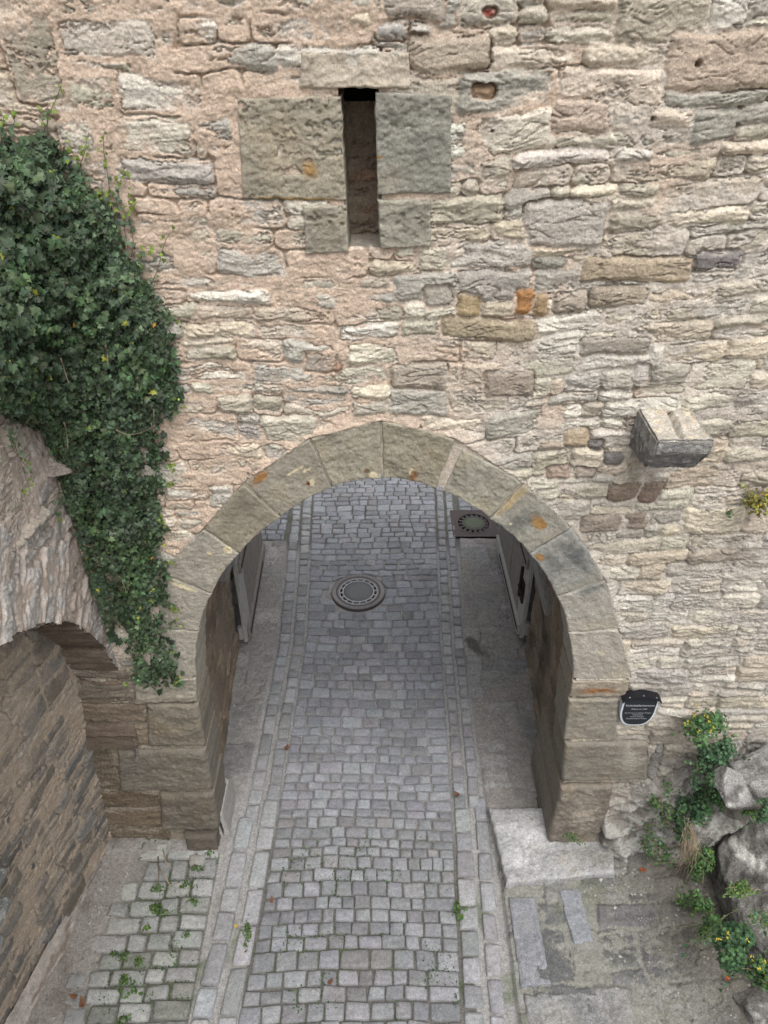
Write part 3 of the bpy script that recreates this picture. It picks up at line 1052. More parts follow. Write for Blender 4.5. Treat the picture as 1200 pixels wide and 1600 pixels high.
# courses above, radial slate voussoirs in a band about the arch
r1 = rects(0, 4.6, 1.0, 5.6, rng2, bh=(.12, .26), sw=(.2, .5), split=.45)
_, _, h1, c1, _, _, _ = rubble(yu, zv, r1, 260, lambda a, b: -.004 + .014 * sstep(0, .5, pn(a * 2, b * 2, 5)), [srgb(182, 178, 174), srgb(166, 162, 158), srgb(192, 185, 176), srgb(174, 165, 154)],
                               srgb(190, 178, 168), rng2, prot=.05, strata=1.5, warp=1.6, bev=.045)
S_ = TH_ * AR
rw = fbm(S_ * 1.4, R_ * 2, 3, 270) * .03 + .012 * fbm(S_ * 6, R_ * 6, 3, 275)
sw_ = S_ + rw + .05 * pn(R_ * 2, S_ * 2, 271)
edges = np.cumsum(np.random.RandomState(8).uniform(.045, .13, 140)) - .6
k = np.searchsorted(edges, sw_)
k = np.clip(k, 1, len(edges) - 1)
dsl = np.minimum(sw_ - edges[k - 1], edges[k] - sw_)
kr = np.random.RandomState(12).rand(len(edges) + 1)
is_st = (kr[k] > .22)
outer = AR + .34 + .38 * kr[(k * 7) % len(kr)]
inside = (R_ < outer)
edge_in = np.minimum(dsl, (outer - R_))
h2 = np.where(is_st, .02 * (kr[k] - .3) + .018 * sstep(0, .016, edge_in), .004) + .022 * terrace(fbm(S_ * 10, R_ * 7, 4, 280), 5, .85) + .012 * fbm(S_ * 30, R_ * 30, 3, 281) + .03 * fbm(S_ * 3, R_ * 3, 3, 284)
h2 = np.where(fbm(S_ * 5, R_ * 4, 3, 286) > .04, np.maximum(h2, .020 + .012 * fbm(S_ * 9, R_ * 9, 3, 287)), h2)
cl_st = np.where((kr[k] > .55)[..., None], srgb(188, 185, 181), srgb(166, 162, 158))
c2 = np.where(is_st[..., None] & (edge_in > .010)[..., None] & (fbm(S_ * 5, R_ * 4, 3, 286) < .04)[..., None], cl_st, srgb(188, 176, 166))
c2 = c2 * (1 + .22 * fbm(S_ * 14, R_ * 9, 4, 283))[..., None]
bm_ = inside & (TH_ > -.2)
hh = np.where(bm_, h2, h1)
cc = np.where(bm_[..., None], c2, c1)
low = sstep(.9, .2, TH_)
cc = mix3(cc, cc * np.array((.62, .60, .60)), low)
keepS = (R_ > AR + .012 * pn(S_ * 7, R_ * 2, 290) - .03 * (kr[k] - .5)) & (B > CZ - .75)
Pw = np.stack([XF + hh + 0 * A, A, B], -1)
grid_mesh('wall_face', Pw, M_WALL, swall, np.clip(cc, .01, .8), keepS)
# soffit of the blind arch
ts = np.arange(-.30, 2.4, .006)
ws = np.arange(-.02, .75, .016)
A, B = np.meshgrid(ts, ws)
sid_s = np.searchsorted(edges, A * AR + .02 * pn(A * 4, B * 6, 292))
hz = .035 * (kr[np.clip(sid_s, 0, len(kr) - 1)] - .5) + .02 * fbm(A * AR * 14, B * 3, 4, 293)
rad = AR + .0 - hz
Ps = np.stack([XF - B + .01, CY + rad * np.cos(A), CZ + rad * np.sin(A)], -1)
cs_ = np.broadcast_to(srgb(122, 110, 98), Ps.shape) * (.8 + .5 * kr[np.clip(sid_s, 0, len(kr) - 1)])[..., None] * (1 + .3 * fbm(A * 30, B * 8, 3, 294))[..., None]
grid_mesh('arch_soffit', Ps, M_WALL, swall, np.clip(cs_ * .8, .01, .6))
# niche wall, leaning
yu = np.arange(.2, W + .08, .009)
zv = np.arange(-.1, 4.4, .009)
rng3 = np.random.RandomState(41)
r3 = rects(0, 4.6, -.2, 4.6, rng3, bh=(.11, .24), sw=(.16, .42), split=.3)
A, B, hn, cn, _, _, _ = rubble(yu, zv, r3, 310, lambda a, b: .003 + .010 * pn(a * 2, b * 2, 3) + .008 * sstep(1.2, 2.4, b), [srgb(140, 135, 127), srgb(128, 125, 119), srgb(152, 146, 137), srgb(116, 114, 111), srgb(136, 130, 121), srgb(122, 116, 107)],
                               srgb(178, 164, 147), rng3, prot=.035, strata=.9, warp=1.3, bev=.03)
pl = sstep(.0, .45, fbm(A * 1.6, B * 1.9, 4, 311) + .12 * (B - 1.8))
cn = mix3(cn, srgb(184, 172, 158), .5 * pl * sstep(.8, 2.2, B))
base_x = lambda y: -2.85 - .205 * (4.12 - y)
lean = .085
Pn = np.stack([base_x(A) + lean * B + hn, A, B], -1)
grid_mesh('niche_wall', Pn, M_WALL, swall, np.clip(cn * .92, .01, .7))
# pale plaster fillet at the foot of the niche
A, B = np.meshgrid(np.arange(.4, 3.72, .012), np.linspace(0, 1, 16))
wf = (.6 + .4 * fbm(A * 1.7, 0 * A, 3, 323)) * sstep(3.7, 3.1, A)
fx = base_x(A) + .035 + .13 * B * wf + .022 * fbm(A * 6, B * 2, 4, 320)
fz = .26 * (1 - B) ** 1.2 * (.4 + .6 * wf) - .02 + .02 * terrace(fbm(A * 7, B * 3, 4, 321), 4) + .01 * fbm(A * 30, B * 9, 3, 324)
Pf = np.stack([fx, A, fz + .02], -1)
cf = np.broadcast_to(srgb(176, 169, 161), Pf.shape) * (1 + .30 * fbm(A * 7, B * 2.5, 4, 322))[..., None]
cf = mix3(cf, srgb(128, 116, 104), .8 * sstep(.0, .3, fbm(A * 4, B * 2, 4, 325)))
grid_mesh('plaster_fillet', Pf, M_WALL, swall, np.clip(cf, .05, .7))
# top of the wall, its back and its near end
yt = np.arange(.15, W + .1, .02)
xt = np.arange(-4.2, XF + .02, .02)
A, B = np.meshgrid(xt, yt)
zt = 5.22 + .10 * fbm(A * 2, B * 2, 4, 330) + .04 * fbm(A * 8, B * 8, 3, 331) - .10 * sstep(XF - .15, XF, A)
grid_mesh('wall_top', np.stack([A, B, zt], -1), M_WALL, swall, np.broadcast_to(srgb(150, 140, 128), A.shape + (3,)) * (1 + .3 * fbm(A * 5, B * 5, 4, 333))[..., None])
raw_mesh('wall_end', [(-4.2, .16, -.1), (-2.95, .16, -.1), (XF, .16, 1.9), (XF, .16, 5.2), (-4.2, .16, 5.2)], [[0, 1, 2, 3, 4]], M_PLAIN, swall, smooth=False)
# projecting coping boulder by the ivy, and the stones that jut out near the left
def rock(name, c, r, seed, mat, parent=None, pal=None, planes=14, rot=(0, 0, 0), sub=5, nz=.06, sharp=34, stripe=None):
    bm = bmesh.new()
    bmesh.ops.create_icosphere(bm, subdivisions=sub, radius=1)
    D = np.array([v.co[:] for v in bm.verts])
    bm.verts.index_update()
    Fc = np.array([[v.index for v in f.verts] for f in bm.faces])
    bm.free()
    g = np.random.RandomState(seed)
    n = g.normal(size=(planes, 3))
    n /= np.linalg.norm(n, axis=1)[:, None]
    n = np.vstack([n, np.eye(3), -np.eye(3)])
    dd_ = np.concatenate([g.uniform(.72, 1.0, planes), np.full(6, .98)])
    s = np.maximum(D @ n.T, 1e-3) / dd_
    rad = 1 / (np.sum(s ** sharp, axis=1) ** (1 / sharp))
    p = D * rad[:, None]
    R = np.array(Euler(rot).to_matrix())
    q = p * np.array(r)
    lam = fbm3(q * np.array((4, 4, 14)) + seed, 4, seed)
    no = fbm3(q * 6 + seed, 5, seed + 3, .55)
    q = q * (1 + nz * no + nz * .5 * lam + nz * .4 * terrace(lam + .6 * no, 6, .85) + .012 * fbm3(q * 30, 3, seed + 9))[:, None]
    cols = pal or [srgb(128, 124, 118), srgb(96, 92, 88), srgb(158, 153, 146)]
    c0 = np.broadcast_to(cols[0], q.shape).copy()
    c0 = mix3(c0, cols[1], sstep(-.05, .25, fbm3(q * 5 + 7, 5, seed + 5, .65)))
    c0 = mix3(c0, cols[2], .8 * sstep(.05, .35, fbm3(q * 14 + 3, 5, seed + 6, .65)))
    q = q @ R.T + np.array(c)
    if stripe:
        c0 = mix3(c0, stripe[2], stripe_mask(q, stripe))
    return raw_mesh(name, q, Fc, mat, parent, c0)


def stripe_mask(q, s):
    a, b = np.array(s[0]), np.array(s[1])
    v = b - a
    t = np.clip(((q - a) @ v) / (v @ v), 0, 1)
    d = np.linalg.norm(q - a - t[:, None] * v, axis=1) + .05 * fbm3(q * 9, 3, 77)
    return 1 - sstep(s[3] * .7, s[3], d)


lp = [srgb(176, 166, 156), srgb(150, 142, 136), srgb(190, 182, 172)]
rock('coping_stone', on_x(95, 700, -2.22) + np.array((-.12, 0, -.02)), (.22, .30, .17), 51, M_ROCK, swall, lp, rot=(.2, .1, .3))
pgr = [srgb(140, 142, 140), srgb(120, 122, 120), srgb(165, 166, 162)]
rock('projecting_stone', on_x(-14, 1448, -2.5) + np.array((-.12, 0, 0)), (.20, .17, .09), 53, M_ROCK, swall, pgr, rot=(0, .1, .2), nz=.03)
rock('projecting_stone', on_x(-14, 1392, -2.5) + np.array((-.13, 0, 0)), (.18, .15, .08), 54, M_ROCK, swall, pgr, rot=(0, .1, .1), nz=.03)
rock('projecting_stone', on_x(-14, 1480, -2.52) + np.array((-.12, 0, 0)), (.19, .15, .08), 55, M_ROCK, swall, pgr, rot=(0, .1, .2), nz=.03)

# ================================================================== GROUND
gx = np.arange(-3.75, 4.6, .0135)
gy = np.arange(1.0, 13.6, .0145)
A, B = np.meshgrid(gx, gy)
z = np.full(A.shape, -.030)
z = z + .006 * fbm(A * 6, B * 6, 4, 400) + .003 * fbm(A * 30, B * 30, 2, 401)
DUST = srgb(160, 159, 157)
gcol = np.broadcast_to(DUST, A.shape + (3,)).copy()
# inside the lane: dusty joints under cover, earthy and green in the open
green = sstep(.0, .4, fbm(A * 2, B * 2.4, 4, 403)) * np.maximum(sstep(4.2, 3.4, B), sstep(9.0, 9.6, B) * .8)
gcol = mix3(gcol, srgb(102, 100, 95), np.maximum(sstep(5.4, 3.8, B) * (np.abs(A + .22) < 1.02), sstep(8.8, 9.4, B)) * .9)
jl = (A > -2.64) * (A < -1.68) * (B < 4.1)
gcol = mix3(gcol, srgb(96, 96, 86), .8 * jl)
gcol = mix3(gcol, srgb(74, 92, 50), .6 * green)


def slabs(mask, rc_, seed, zlev, pal, jc, prot=.01, warp=1.5, strata=.25, mort=.003, bev=.012):
    global z, gcol
    iv = np.where(mask.any(1))[0]
    iu = np.where(mask.any(0))[0]
    s = (slice(iv[0], iv[-1] + 1), slice(iu[0], iu[-1] + 1))
    _, _, h_, c_, _, _, _ = rubble(gx[s[1]], gy[s[0]], rc_, seed, mort, pal, jc, np.random.RandomState(seed), prot=prot, warp=warp, strata=strata, bev=bev, lip=.001, joint=.008)
    m_ = mask[s]
    z[s] = np.where(m_, zlev + h_, z[s])
    gcol[s] = np.where(m_[..., None], c_, gcol[s])


xl_edge = np.interp(B, [0, 4, 5, 7.1, 10.1, 14], [-1.62, -1.62, -1.50, -1.43, -1.56, -1.6])
xr_edge = np.interp(B, [0, 2.8, 5, 7.1, 10.1, 14], [1.10, 1.10, 1.08, 1.06, 1.24, 1.3])
pz = np.random.RandomState(71)
GREYS = [srgb(152, 150, 147), srgb(142, 141, 139), srgb(160, 157, 153), srgb(134, 133, 132)]
ml = (A < xl_edge - .02) & (B > 4.1) & (B < 9.28)
slabs(ml, rects(-2.6, -1.2, 4.0, 9.4, pz, bh=(.5, .9), sw=(.5, 1.0), split=.2), 411, .0, GREYS, srgb(152, 149, 146), mort=.010, prot=.014)
mr = (A > xr_edge + .02) & (B > 4.15) & (B < 9.36)
slabs(mr, rects(.9, 2.6, 4.1, 9.5, pz, bh=(.35, .75), sw=(.35, .7), split=.25), 417, .0, GREYS, srgb(148, 144, 140), mort=.008, prot=.016)
# right forecourt: worn concrete with flat stones set in it
mf = (A > xr_edge + .06 + .05 * sstep(4, 2.6, B) * 0) & (B <= 4.15)
slabs(mf, rects(1.1, 4.7, .9, 4.4, pz, bh=(.22, .5), sw=(.25, .6), split=.3), 423, .035, [srgb(136, 136, 133), srgb(104, 105, 106), srgb(152, 152, 149), srgb(124, 124, 121), srgb(112, 113, 112)],
      srgb(142, 142, 134), mort=.004, prot=.020, warp=1.3, bev=.022, strata=.35)
ol = sstep(.05, .4, fbm(A * 1.5, B * 1.5, 4, 425)) * mf
gcol = mix3(gcol, srgb(108, 112, 92), .55 * ol)
wl = sstep(.2, .45, fbm(A * 4, B * 4, 4, 426)) * mf
gcol = mix3(gcol, srgb(158, 156, 150), .5 * wl)
# earth rising at the rocks on the right
er_ = sstep(2.35, 3.0, A + .2 * pn(A * 2, B * 2, 430) + .15 * (B - 3.2)) * (B < 4.6)
z += .16 * er_ + .03 * er_ * fbm(A * 7, B * 7, 4, 431)
gcol = mix3(gcol, srgb(106, 101, 93), .75 * er_)
# left forecourt: trodden dirt along the wall
dl = sstep(-2.42, -2.72, A + .12 * pn(A * 2.5, B * 2.5, 440) - .12 * (B - 3)) * (B < 4.4)
z += .035 * dl + .012 * dl * fbm(A * 8, B * 8, 4, 441)
gcol = mix3(gcol, srgb(152, 148, 143), dl)
gcol = mix3(gcol, srgb(120, 112, 104), .7 * dl * sstep(.0, .4, fbm(A * 3, B * 3, 4, 442)))
dirt = sstep(.15, .5, fbm(A * 1.1, B * .9, 4, 445)) * (B > 4.3) * (B < 9.3)
gcol = mix3(gcol, gcol * np.array((.78, .75, .72)), dirt)
# dark dried puddle mark on the right walkway
pm = on_z(742, 1012)
gcol = mix3(gcol, srgb(82, 78, 76), .8 * (1 - sstep(.05, .12, np.hypot((A - pm[0]) + .5 * (B - pm[1]), (B - pm[1]) * .5) + .05 * pn(A * 9, B * 9, 446))))
paving = grid_mesh('ground', np.stack([A, B, z], -1), M_GROUND, None, np.clip(gcol * .92, .01, .7))
tag(paving, kind='structure')
far = raw_mesh('terrain', [(-400, -400, -.09), (400, -400, -.09), (400, 400, -.09), (-400, 400, -.09)], [[0, 1, 2, 3]], plain_mat('far_earth', (.20, .18, .15), .95, 0, .3, 3, .2), smooth=False)
tag(far, kind='structure')

# ------------------------------------------------------------------ cobbles
tn = 9
e_ = np.array([-1, -.94, -.80, -.45, 0, .45, .80, .94, 1.0])
TU, TV = np.meshgrid(e_, e_)
TU = TU.ravel()
TV = TV.ravel()
TF = grid_faces(tn, tn)


class Cobbles:
    def __init__(s, seed):
        s.V, s.F, s.C, s.n = [], [], [], 0
        s.g = np.random.RandomState(seed)

    def add(s, quad, z, col, r=.018, drop=.05, gap=.006, crown=.006):
        g = s.g
        q = [np.array(p[:2], float) + g.normal(0, .005, 2) for p in quad]
        c = sum(q) / 4
        lw = np.linalg.norm(q[1] - q[0])
        lh = np.linalg.norm(q[3] - q[0])
        u = TU * (1 - gap / lw * 1.3)
        v = TV * (1 - gap / lh * 1.3)
        k = g.uniform(.03, .09)
        uu_ = u * (1 - k * v ** 4)
        vv_ = v * (1 - k * u ** 4)
        uu_ = uu_ + .03 * pn(u * 2 + s.n, v * 2, 3)
        vv_ = vv_ + .03 * pn(u * 2, v * 2 + s.n * .7, 4)
        w0 = (1 - uu_) / 2
        w1 = (1 + uu_) / 2
        y0 = (1 - vv_) / 2
        y1 = (1 + vv_) / 2
        p = (w0 * y0)[:, None] * q[0] + (w1 * y0)[:, None] * q[1] + (w1 * y1)[:, None] * q[2] + (w0 * y1)[:, None] * q[3]
        du = (1 - np.abs(TU)) * lw / 2
        dv_ = (1 - np.abs(TV)) * lh / 2
        m = np.minimum(du, dv_)
        t = np.clip(1 - m / r, 0, 1)
        zz = z + crown * (1 - TU ** 2) * (1 - TV ** 2) + g.normal(0, .003) + g.normal(0, .006) * TU + g.normal(0, .006) * TV
        zz = zz - r * (1 - np.sqrt(np.clip(1 - t * t, 0, 1))) - np.where(m <= 1e-9, drop, 0) + .004 * pn(p[:, 0] * 16, p[:, 1] * 22, 9)
        s.V.append(np.column_stack([p, zz]))
        s.F.append(TF + s.n)
        s.n += len(TU)
        f = g.uniform(.76, 1.16)
        cc_ = np.asarray(col) * f * (1 + g.normal(0, .012, 3))
        cc_ = cc_ * (1 + .2 * pn(p[:, 0] * 9 + s.n, p[:, 1] * 20, 12))[:, None]
        edge = (1 - sstep(.0, .022, m))
        cc_ = mix3(cc_, np.asarray(DUST) * .55, .30 * edge)
        s.C.append(cc_)

    def build(s, name, parent=None):
        o = raw_mesh(name, np.vstack(s.V), np.vstack(s.F), M_COB, parent, np.clip(np.vstack(s.C), .01, .7))
        return tag(o, kind='structure')


CB = srgb(142, 144, 149)
CBW = srgb(152, 153, 155)
mh = on_z(560, 925)[:2]
MHR = .40


def xl(y):
    return float(np.interp(y, [1, 2.6, 3.4, 4.86, 7.1, 10.3, 14], [-1.29, -1.24, -1.17, -1.12, -1.06, -1.22, -1.4]))


def xr(y):
    return float(np.interp(y, [1, 2.6, 5.1, 7.1, 10.3, 14], [.66, .67, .75, .77, .88, 1.0]))


road = Cobbles(81)
g = np.random.RandomState(82)
y = 1.25
while y < 13.2:
    dpt = g.choice([.095, .11, .122, .135, .15, .17], p=[.12, .22, .26, .2, .14, .06])
    if 5.0 < y < 9.2:
        dpt = g.choice([.12, .14, .155, .17])
    x = xl(y)
    X1 = xr(y)
    xs = [x]
    while x < X1 - .08:
        w = g.uniform(.115, .225) if dpt < .155 else g.uniform(.14, .28)
        if y > 7:
            w *= 1.12
        if X1 - (x + w) < .10:
            w = X1 - x
        x += w
        xs.append(min(x, X1))

    def bend(xx):
        return .018 * math.sin(xx * 2.3 + y * .7) + .012 * pn(xx * 3.0, y * 2.0, 6) + .02 * (xx + .2) * .3
    for a, b in zip(xs[:-1], xs[1:]):
        cxy = ((a + b) / 2, y + dpt / 2)
        dm_ = math.hypot(cxy[0] - mh[0], cxy[1] - mh[1])
        if dm_ < MHR + .02:
            continue
        b0, b1 = float(bend(a)), float(bend(b))
        quad = [[a, y + b0], [b, y + b1], [b, y + dpt + b1], [a, y + dpt + b0]]
        # trim stones against the round manhole frame
        for c_ in quad:
            dx_, dy_ = c_[0] - mh[0], c_[1] - mh[1]
            rr2 = math.hypot(dx_, dy_)
            if rr2 < MHR + .01:
                c_[0] = mh[0] + dx_ / rr2 * (MHR + .012)
                c_[1] = mh[1] + dy_ / rr2 * (MHR + .012)
        crown_z = -.012 * ((cxy[0] + .2) / 1.0) ** 2 * .5
        base = CB if y > 4.4 else srgb(136, 138, 141)
        if g.rand() < .13:
            base = base * np.array((1.02, .98, .95)) * .92
        cov = 4.6 < y < 9.2
        road.add(quad, crown_z + .0, base, r=.013 if cov else .016, gap=.005 if cov else .0065, crown=.004)
    y += dpt
road.build('cobbled_road')


def strip(cob, y0, y1, fa_, fb_, lr, zz, colr, gap=.012):
    y = y0
    while y < y1:
        l = cob.g.uniform(*lr)
        cob.add([(fa_(y), y), (fb_(y), y), (fb_(y + l), y + l), (fa_(y + l), y + l)], zz, colr, r=.02, gap=gap, crown=.003)
        y += l


kb = Cobbles(91)
strip(kb, 1.2, 4.7, lambda y: xl(y) - .19, lambda y: xl(y) - .015, (.22, .40), .004, CBW)
strip(kb, 4.7, 9.3, lambda y: xl(y) - .17, lambda y: xl(y) - .015, (.14, .26), .0, CBW * .92)
strip(kb, 9.3, 13.2, lambda y: xl(y) - .17, lambda y: xl(y) - .01, (.13, .2), .0, CBW)
strip(kb, 1.2, 4.4, lambda y: xl(y) - .42, lambda y: xl(y) - .24, (.22, .42), .012, CBW)
strip(kb, 4.4, 9.3, lambda y: xl(y) - .36, lambda y: xl(y) - .20, (.16, .3), .006, CBW * .9)
strip(kb, 9.3, 13.2, lambda y: xl(y) - .34, lambda y: xl(y) - .19, (.13, .2), .006, CBW)
strip(kb, 1.2, 4.6, lambda y: xr(y) + .015, lambda y: xr(y) + .20, (.20, .36), .002, CBW)
strip(kb, 4.6, 13.2, lambda y: xr(y) + .015, lambda y: xr(y) + .155, (.14, .24), .002, CBW * .95)
strip(kb, 1.2, 4.6, lambda y: xr(y) + .23, lambda y: xr(y) + .385, (.2, .36), .006, CBW)
strip(kb, 4.6, 13.2, lambda y: xr(y) + .175, lambda y: xr(y) + .31, (.14, .24), .006, CBW * .95)
kb.build('kerb_strip')

pv = Cobbles(95)
g = np.random.RandomState(96)
y = 1.3
while y < 4.12:
    dpt = g.uniform(.13, .21)
    x = -1.66 - .02
    xstop = -2.46 + .08 * math.sin(y * 5.2) if y > 2.9 else -2.66
    while x > xstop:
        w = g.uniform(.16, .34)
        f_ = .06 * (x + 1.7)
        pv.add([(x - w, y + f_), (x, y + f_), (x, y + dpt + f_), (x - w, y + dpt + f_)], .004, srgb(152, 154, 151) if g.rand() > .25 else srgb(134, 136, 130), r=.02, gap=.013, crown=.004)
        x -= w
    y += dpt
for (xa, xb, ya, yb) in ((-2.6, -1.62, 9.32, 13), (1.27, 2.6, 9.42, 13)):
    y = ya
    while y < yb:
        dpt = g.uniform(.12, .16)
        x = xa
        while x < xb:
            w = min(g.uniform(.16, .28), xb - x + .02)
            if not (1.05 < x + w / 2 < 1.9 and 9.36 < y + dpt / 2 < 10.16):
                pv.add([(x, y), (x + w, y), (x + w, y + dpt), (x, y + dpt)], .004, CB, r=.018, gap=.009)
            x += w
        y += dpt
for q in (((-1.98, 3.95), (-1.80, 3.95), (-1.80, 4.08), (-1.98, 4.08)),):
    pv.add(q, .012, srgb(170, 168, 162), gap=.012)
pv.build('pavement')

# doorstep slab right of the lane
pts = [on_z(790, 1388, .03), on_z(957, 1372, .03), on_z(962, 1302, .05), on_z(764, 1284, .03)]
for p in pts:
    p[2] = .14
pts[0][0] = 1.19
slab = block('stone_slab', [pts[0], pts[1], pts[2] + np.array((.05, .25, 0)), pts[3] + np.array((0, .10, 0))], (0, 0, -1), .19, M_GROUND, None, srgb(164, 164, 164), 501, rnd=.03, rough=.014, mottle=.4, outl=.02,
             stains=[(.3, .6, .30, .30, srgb(190, 190, 190), .9), (.6, .75, .2, .2, srgb(192, 192, 192), .8), (.15, .25, .15, .2, srgb(188, 188, 188), .8), (.85, .25, .3, .25, srgb(138, 138, 133), .9)])
tag(slab, 'thick pale stone slab lying at the right foot of the archway', 'stone slab')
# long dressed paver edging next to it
ed = block('paving_stone', [(1.20, 2.84, .064), (1.47, 2.86, .064), (1.45, 3.62, .064), (1.20, 3.62, .064)], (0, 0, -1), .08, M_GROUND, None, srgb(136, 138, 143), 503, rnd=.02, rough=.008, outl=.018, mottle=.25)
tag(ed, 'narrow grey rectangular paving stone in front of the thick pale slab', 'paving stone')
ed = block('paving_stone', [(1.22, 1.62, .064), (2.02, 1.70, .064), (2.0, 2.80, .064), (1.22, 2.79, .064)], (0, 0, -1), .08, M_GROUND, None, srgb(134, 135, 134), 504, rnd=.03, rough=.014, mottle=.35, outl=.03,
           stains=[(.6, .4, .3, .3, srgb(152, 150, 146), .9), (.3, .8, .3, .2, srgb(150, 148, 144), .9)])
tag(ed, 'broad lichen-spotted paving flag at the right beside the kerb, lowest in view', 'paving stone')
ed = block('paving_stone', [(1.74, 3.20, .064), (1.93, 3.22, .064), (1.90, 3.70, .064), (1.70, 3.70, .064)], (0, 0, -1), .08, M_GROUND, None, srgb(142, 145, 150), 505, rnd=.02, rough=.008, outl=.018, mottle=.25)
tag(ed, 'small pale grey paving stone in concrete just below the thick slab', 'paving stone')


# ------------------------------------------------------------------ manhole covers
def ring_mesh(name, c, r0, r1, z0, z1, mat, parent, k=64, ridge=0.):
    m = MB()
    V_ = []
    for i in range(k):
        a = i * 2 * math.pi / k
        zr = z1 + (ridge if i % 2 else 0)
        for r, zz in ((r0, z0), (r0, zr), (r1, zr), (r1, z0)):
            V_.append((c[0] + r * math.cos(a), c[1] + r * math.sin(a), zz))
    Fc = []
    for i in range(k):
        j = (i + 1) % k
        for q in range(4):
            q2 = (q + 1) % 4
            Fc.append([i * 4 + q, j * 4 + q, j * 4 + q2, i * 4 + q2])
    m.add(V_, Fc)
    return m.build(name, mat, parent, smooth=False)


def radial_bars(name, c, r0, r1, n, wid_, z0, z1, mat, parent, ph=0, single=False):
    m = MB()
    for i in range(n):
        if single:
            m = MB()
        a = ph + i * 2 * math.pi / n
        ca, sa = math.cos(a), math.sin(a)
        v = []
        for zz in (z0, z1):
            for r, s in ((r0, -1), (r1, -1), (r1, 1), (r0, 1)):
                v.append((c[0] + r * ca - s * wid_ / 2 * sa, c[1] + r * sa + s * wid_ / 2 * ca, zz))
        m.add(v, [[0, 3, 2, 1], [4, 5, 6, 7], [0, 1, 5, 4], [1, 2, 6, 5], [2, 3, 7, 6], [3, 0, 4, 7]])
        if single:
            m.build(name, mat, parent, smooth=False)
    return None if single else m.build(name, mat, parent, smooth=False)


def disc(name, c, r, z_, mat, parent, k=56, dome=.004):
    m = MB()
    V_ = [(c[0], c[1], z_ + dome)]
    for rr_, zz in ((r * .55, z_ + dome * .7), (r, z_), (r, z_ - .03)):
        V_ += [(c[0] + rr_ * math.cos(i * 2 * math.pi / k), c[1] + rr_ * math.sin(i * 2 * math.pi / k), zz) for i in range(k)]
    Fc = [[0, 1 + i, 1 + (i + 1) % k] for i in range(k)]
    for q in range(2):
        Fc += [[1 + q * k + i, 1 + (q + 1) * k + i, 1 + (q + 1) * k + (i + 1) % k, 1 + q * k + (i + 1) % k] for i in range(k)]
    m.add(V_, Fc)
    return m.build(name, mat, parent)


def manhole(c, label, square, conc, R0, zb=.004):
    t = thing('manhole_cover', (c[0], c[1], zb), label, 'manhole cover')
    s = R0 / .39
    ic = .222 * s
    if square:
        hw = .365
        fr = MB()
        o = [(c[0] - hw, c[1] - hw), (c[0] + hw, c[1] - hw), (c[0] + hw, c[1] + hw), (c[0] - hw, c[1] + hw)]
        k = 64
        V_ = []
        for i in range(k):
            a = i * 2 * math.pi / k
            ca, sa = math.cos(a), math.sin(a)
            q = hw / max(abs(ca), abs(sa))
            V_ += [(c[0] + .30 * ca, c[1] + .30 * sa, zb + .008), (c[0] + q * ca, c[1] + q * sa, zb + .008), (c[0] + q * ca, c[1] + q * sa, -.06)]
        Fc = []
        for i in range(k):
            j = (i + 1) % k
            Fc += [[i * 3, i * 3 + 1, j * 3 + 1, j * 3], [i * 3 + 1, i * 3 + 2, j * 3 + 2, j * 3 + 1]]
        fr.add(V_, Fc)
        f_ = fr.build('frame', M_CAST, t, False)
        st = MB()
        for i in range(26):
            for j in range(26):
                px_, py_ = c[0] - hw + .02 + i * (2 * hw - .04) / 25, c[1] - hw + .02 + j * (2 * hw - .04) / 25
                if math.hypot(px_ - c[0], py_ - c[1]) > .31:
                    st.add([(px_ + dx * .006, py_ + dy * .006, zb + zz) for zz in (.008, .013) for dx, dy in ((-1, -1), (1, -1), (1, 1), (-1, 1))],
                           [[4, 5, 6, 7], [0, 1, 5, 4], [1, 2, 6, 5], [2, 3, 7, 6], [3, 0, 4, 7]])
        st.build('studs', M_CAST, f_, False)
        for (x0, y0, x1, y1) in ((-hw, -hw, -hw + .015, hw), (hw - .015, -hw, hw, hw), (-hw, hw - .015, hw, hw), (-hw, -hw, hw, -hw + .015)):
            box('frame_edge', (c[0] + x0, c[1] + y0, zb - .02), (c[0] + x1, c[1] + y1, zb + .014), M_CAST, f_, .002)
        outer_r = .30
    else:
        outer_r = R0
        f_ = ring_mesh('frame', c, R0 * .80, R0, -.06, zb + .010, M_CAST, t)
        ring_mesh('tread_ring', c, R0 * .84, R0 * .97, zb - .02, zb + .0115, M_CASTMID, f_, 144, .007)
    rO = outer_r * (.80 if not square else 1.0)
    ri0 = ic if not square else .175
    cov = disc('vent_tray', c, rO * .995, zb - .012, M_PIT, t, dome=0)
    ring_mesh('cover_rim', c, rO * .90, rO * .985, -.05, zb + .008, M_CAST, t)
    ring_mesh('bright_ring', c, rO * .865, rO * .90, -.05, zb + .012, M_CASTHI if not square else M_CAST, t)
    n = 16
    radial_bars('spoke', c, ri0, rO * .87, n, .014, -.02, zb + .011, M_CASTHI if not square else M_CAST, t, .1, True)
    radial_bars('vent_bar', c, ri0 + .01, rO * .80, n, .034, -.02, zb + .0, M_CAST, t, .1 + math.pi / n * 1.55, True)
    ring_mesh('core_ring', c, ri0 - .004, ri0 + .010, -.05, zb + .013, M_CASTHI if not square else M_CAST, t)
    ring_mesh('tread_ring', c, rO * .915, rO * .975, zb - .02, zb + .0095, M_CASTMID if not square else M_CAST, t, 120, .006)
    disc('concrete_core', c, ri0 - .005, zb + .010, conc, t)
    return t


manhole(mh, 'round manhole cover with a grey concrete middle set in the cobbled lane', False, M_CONC, .39)
manhole((1.475, 9.76), 'square framed manhole cover with a mossy green middle behind the archway', True, M_CONCG, .39)

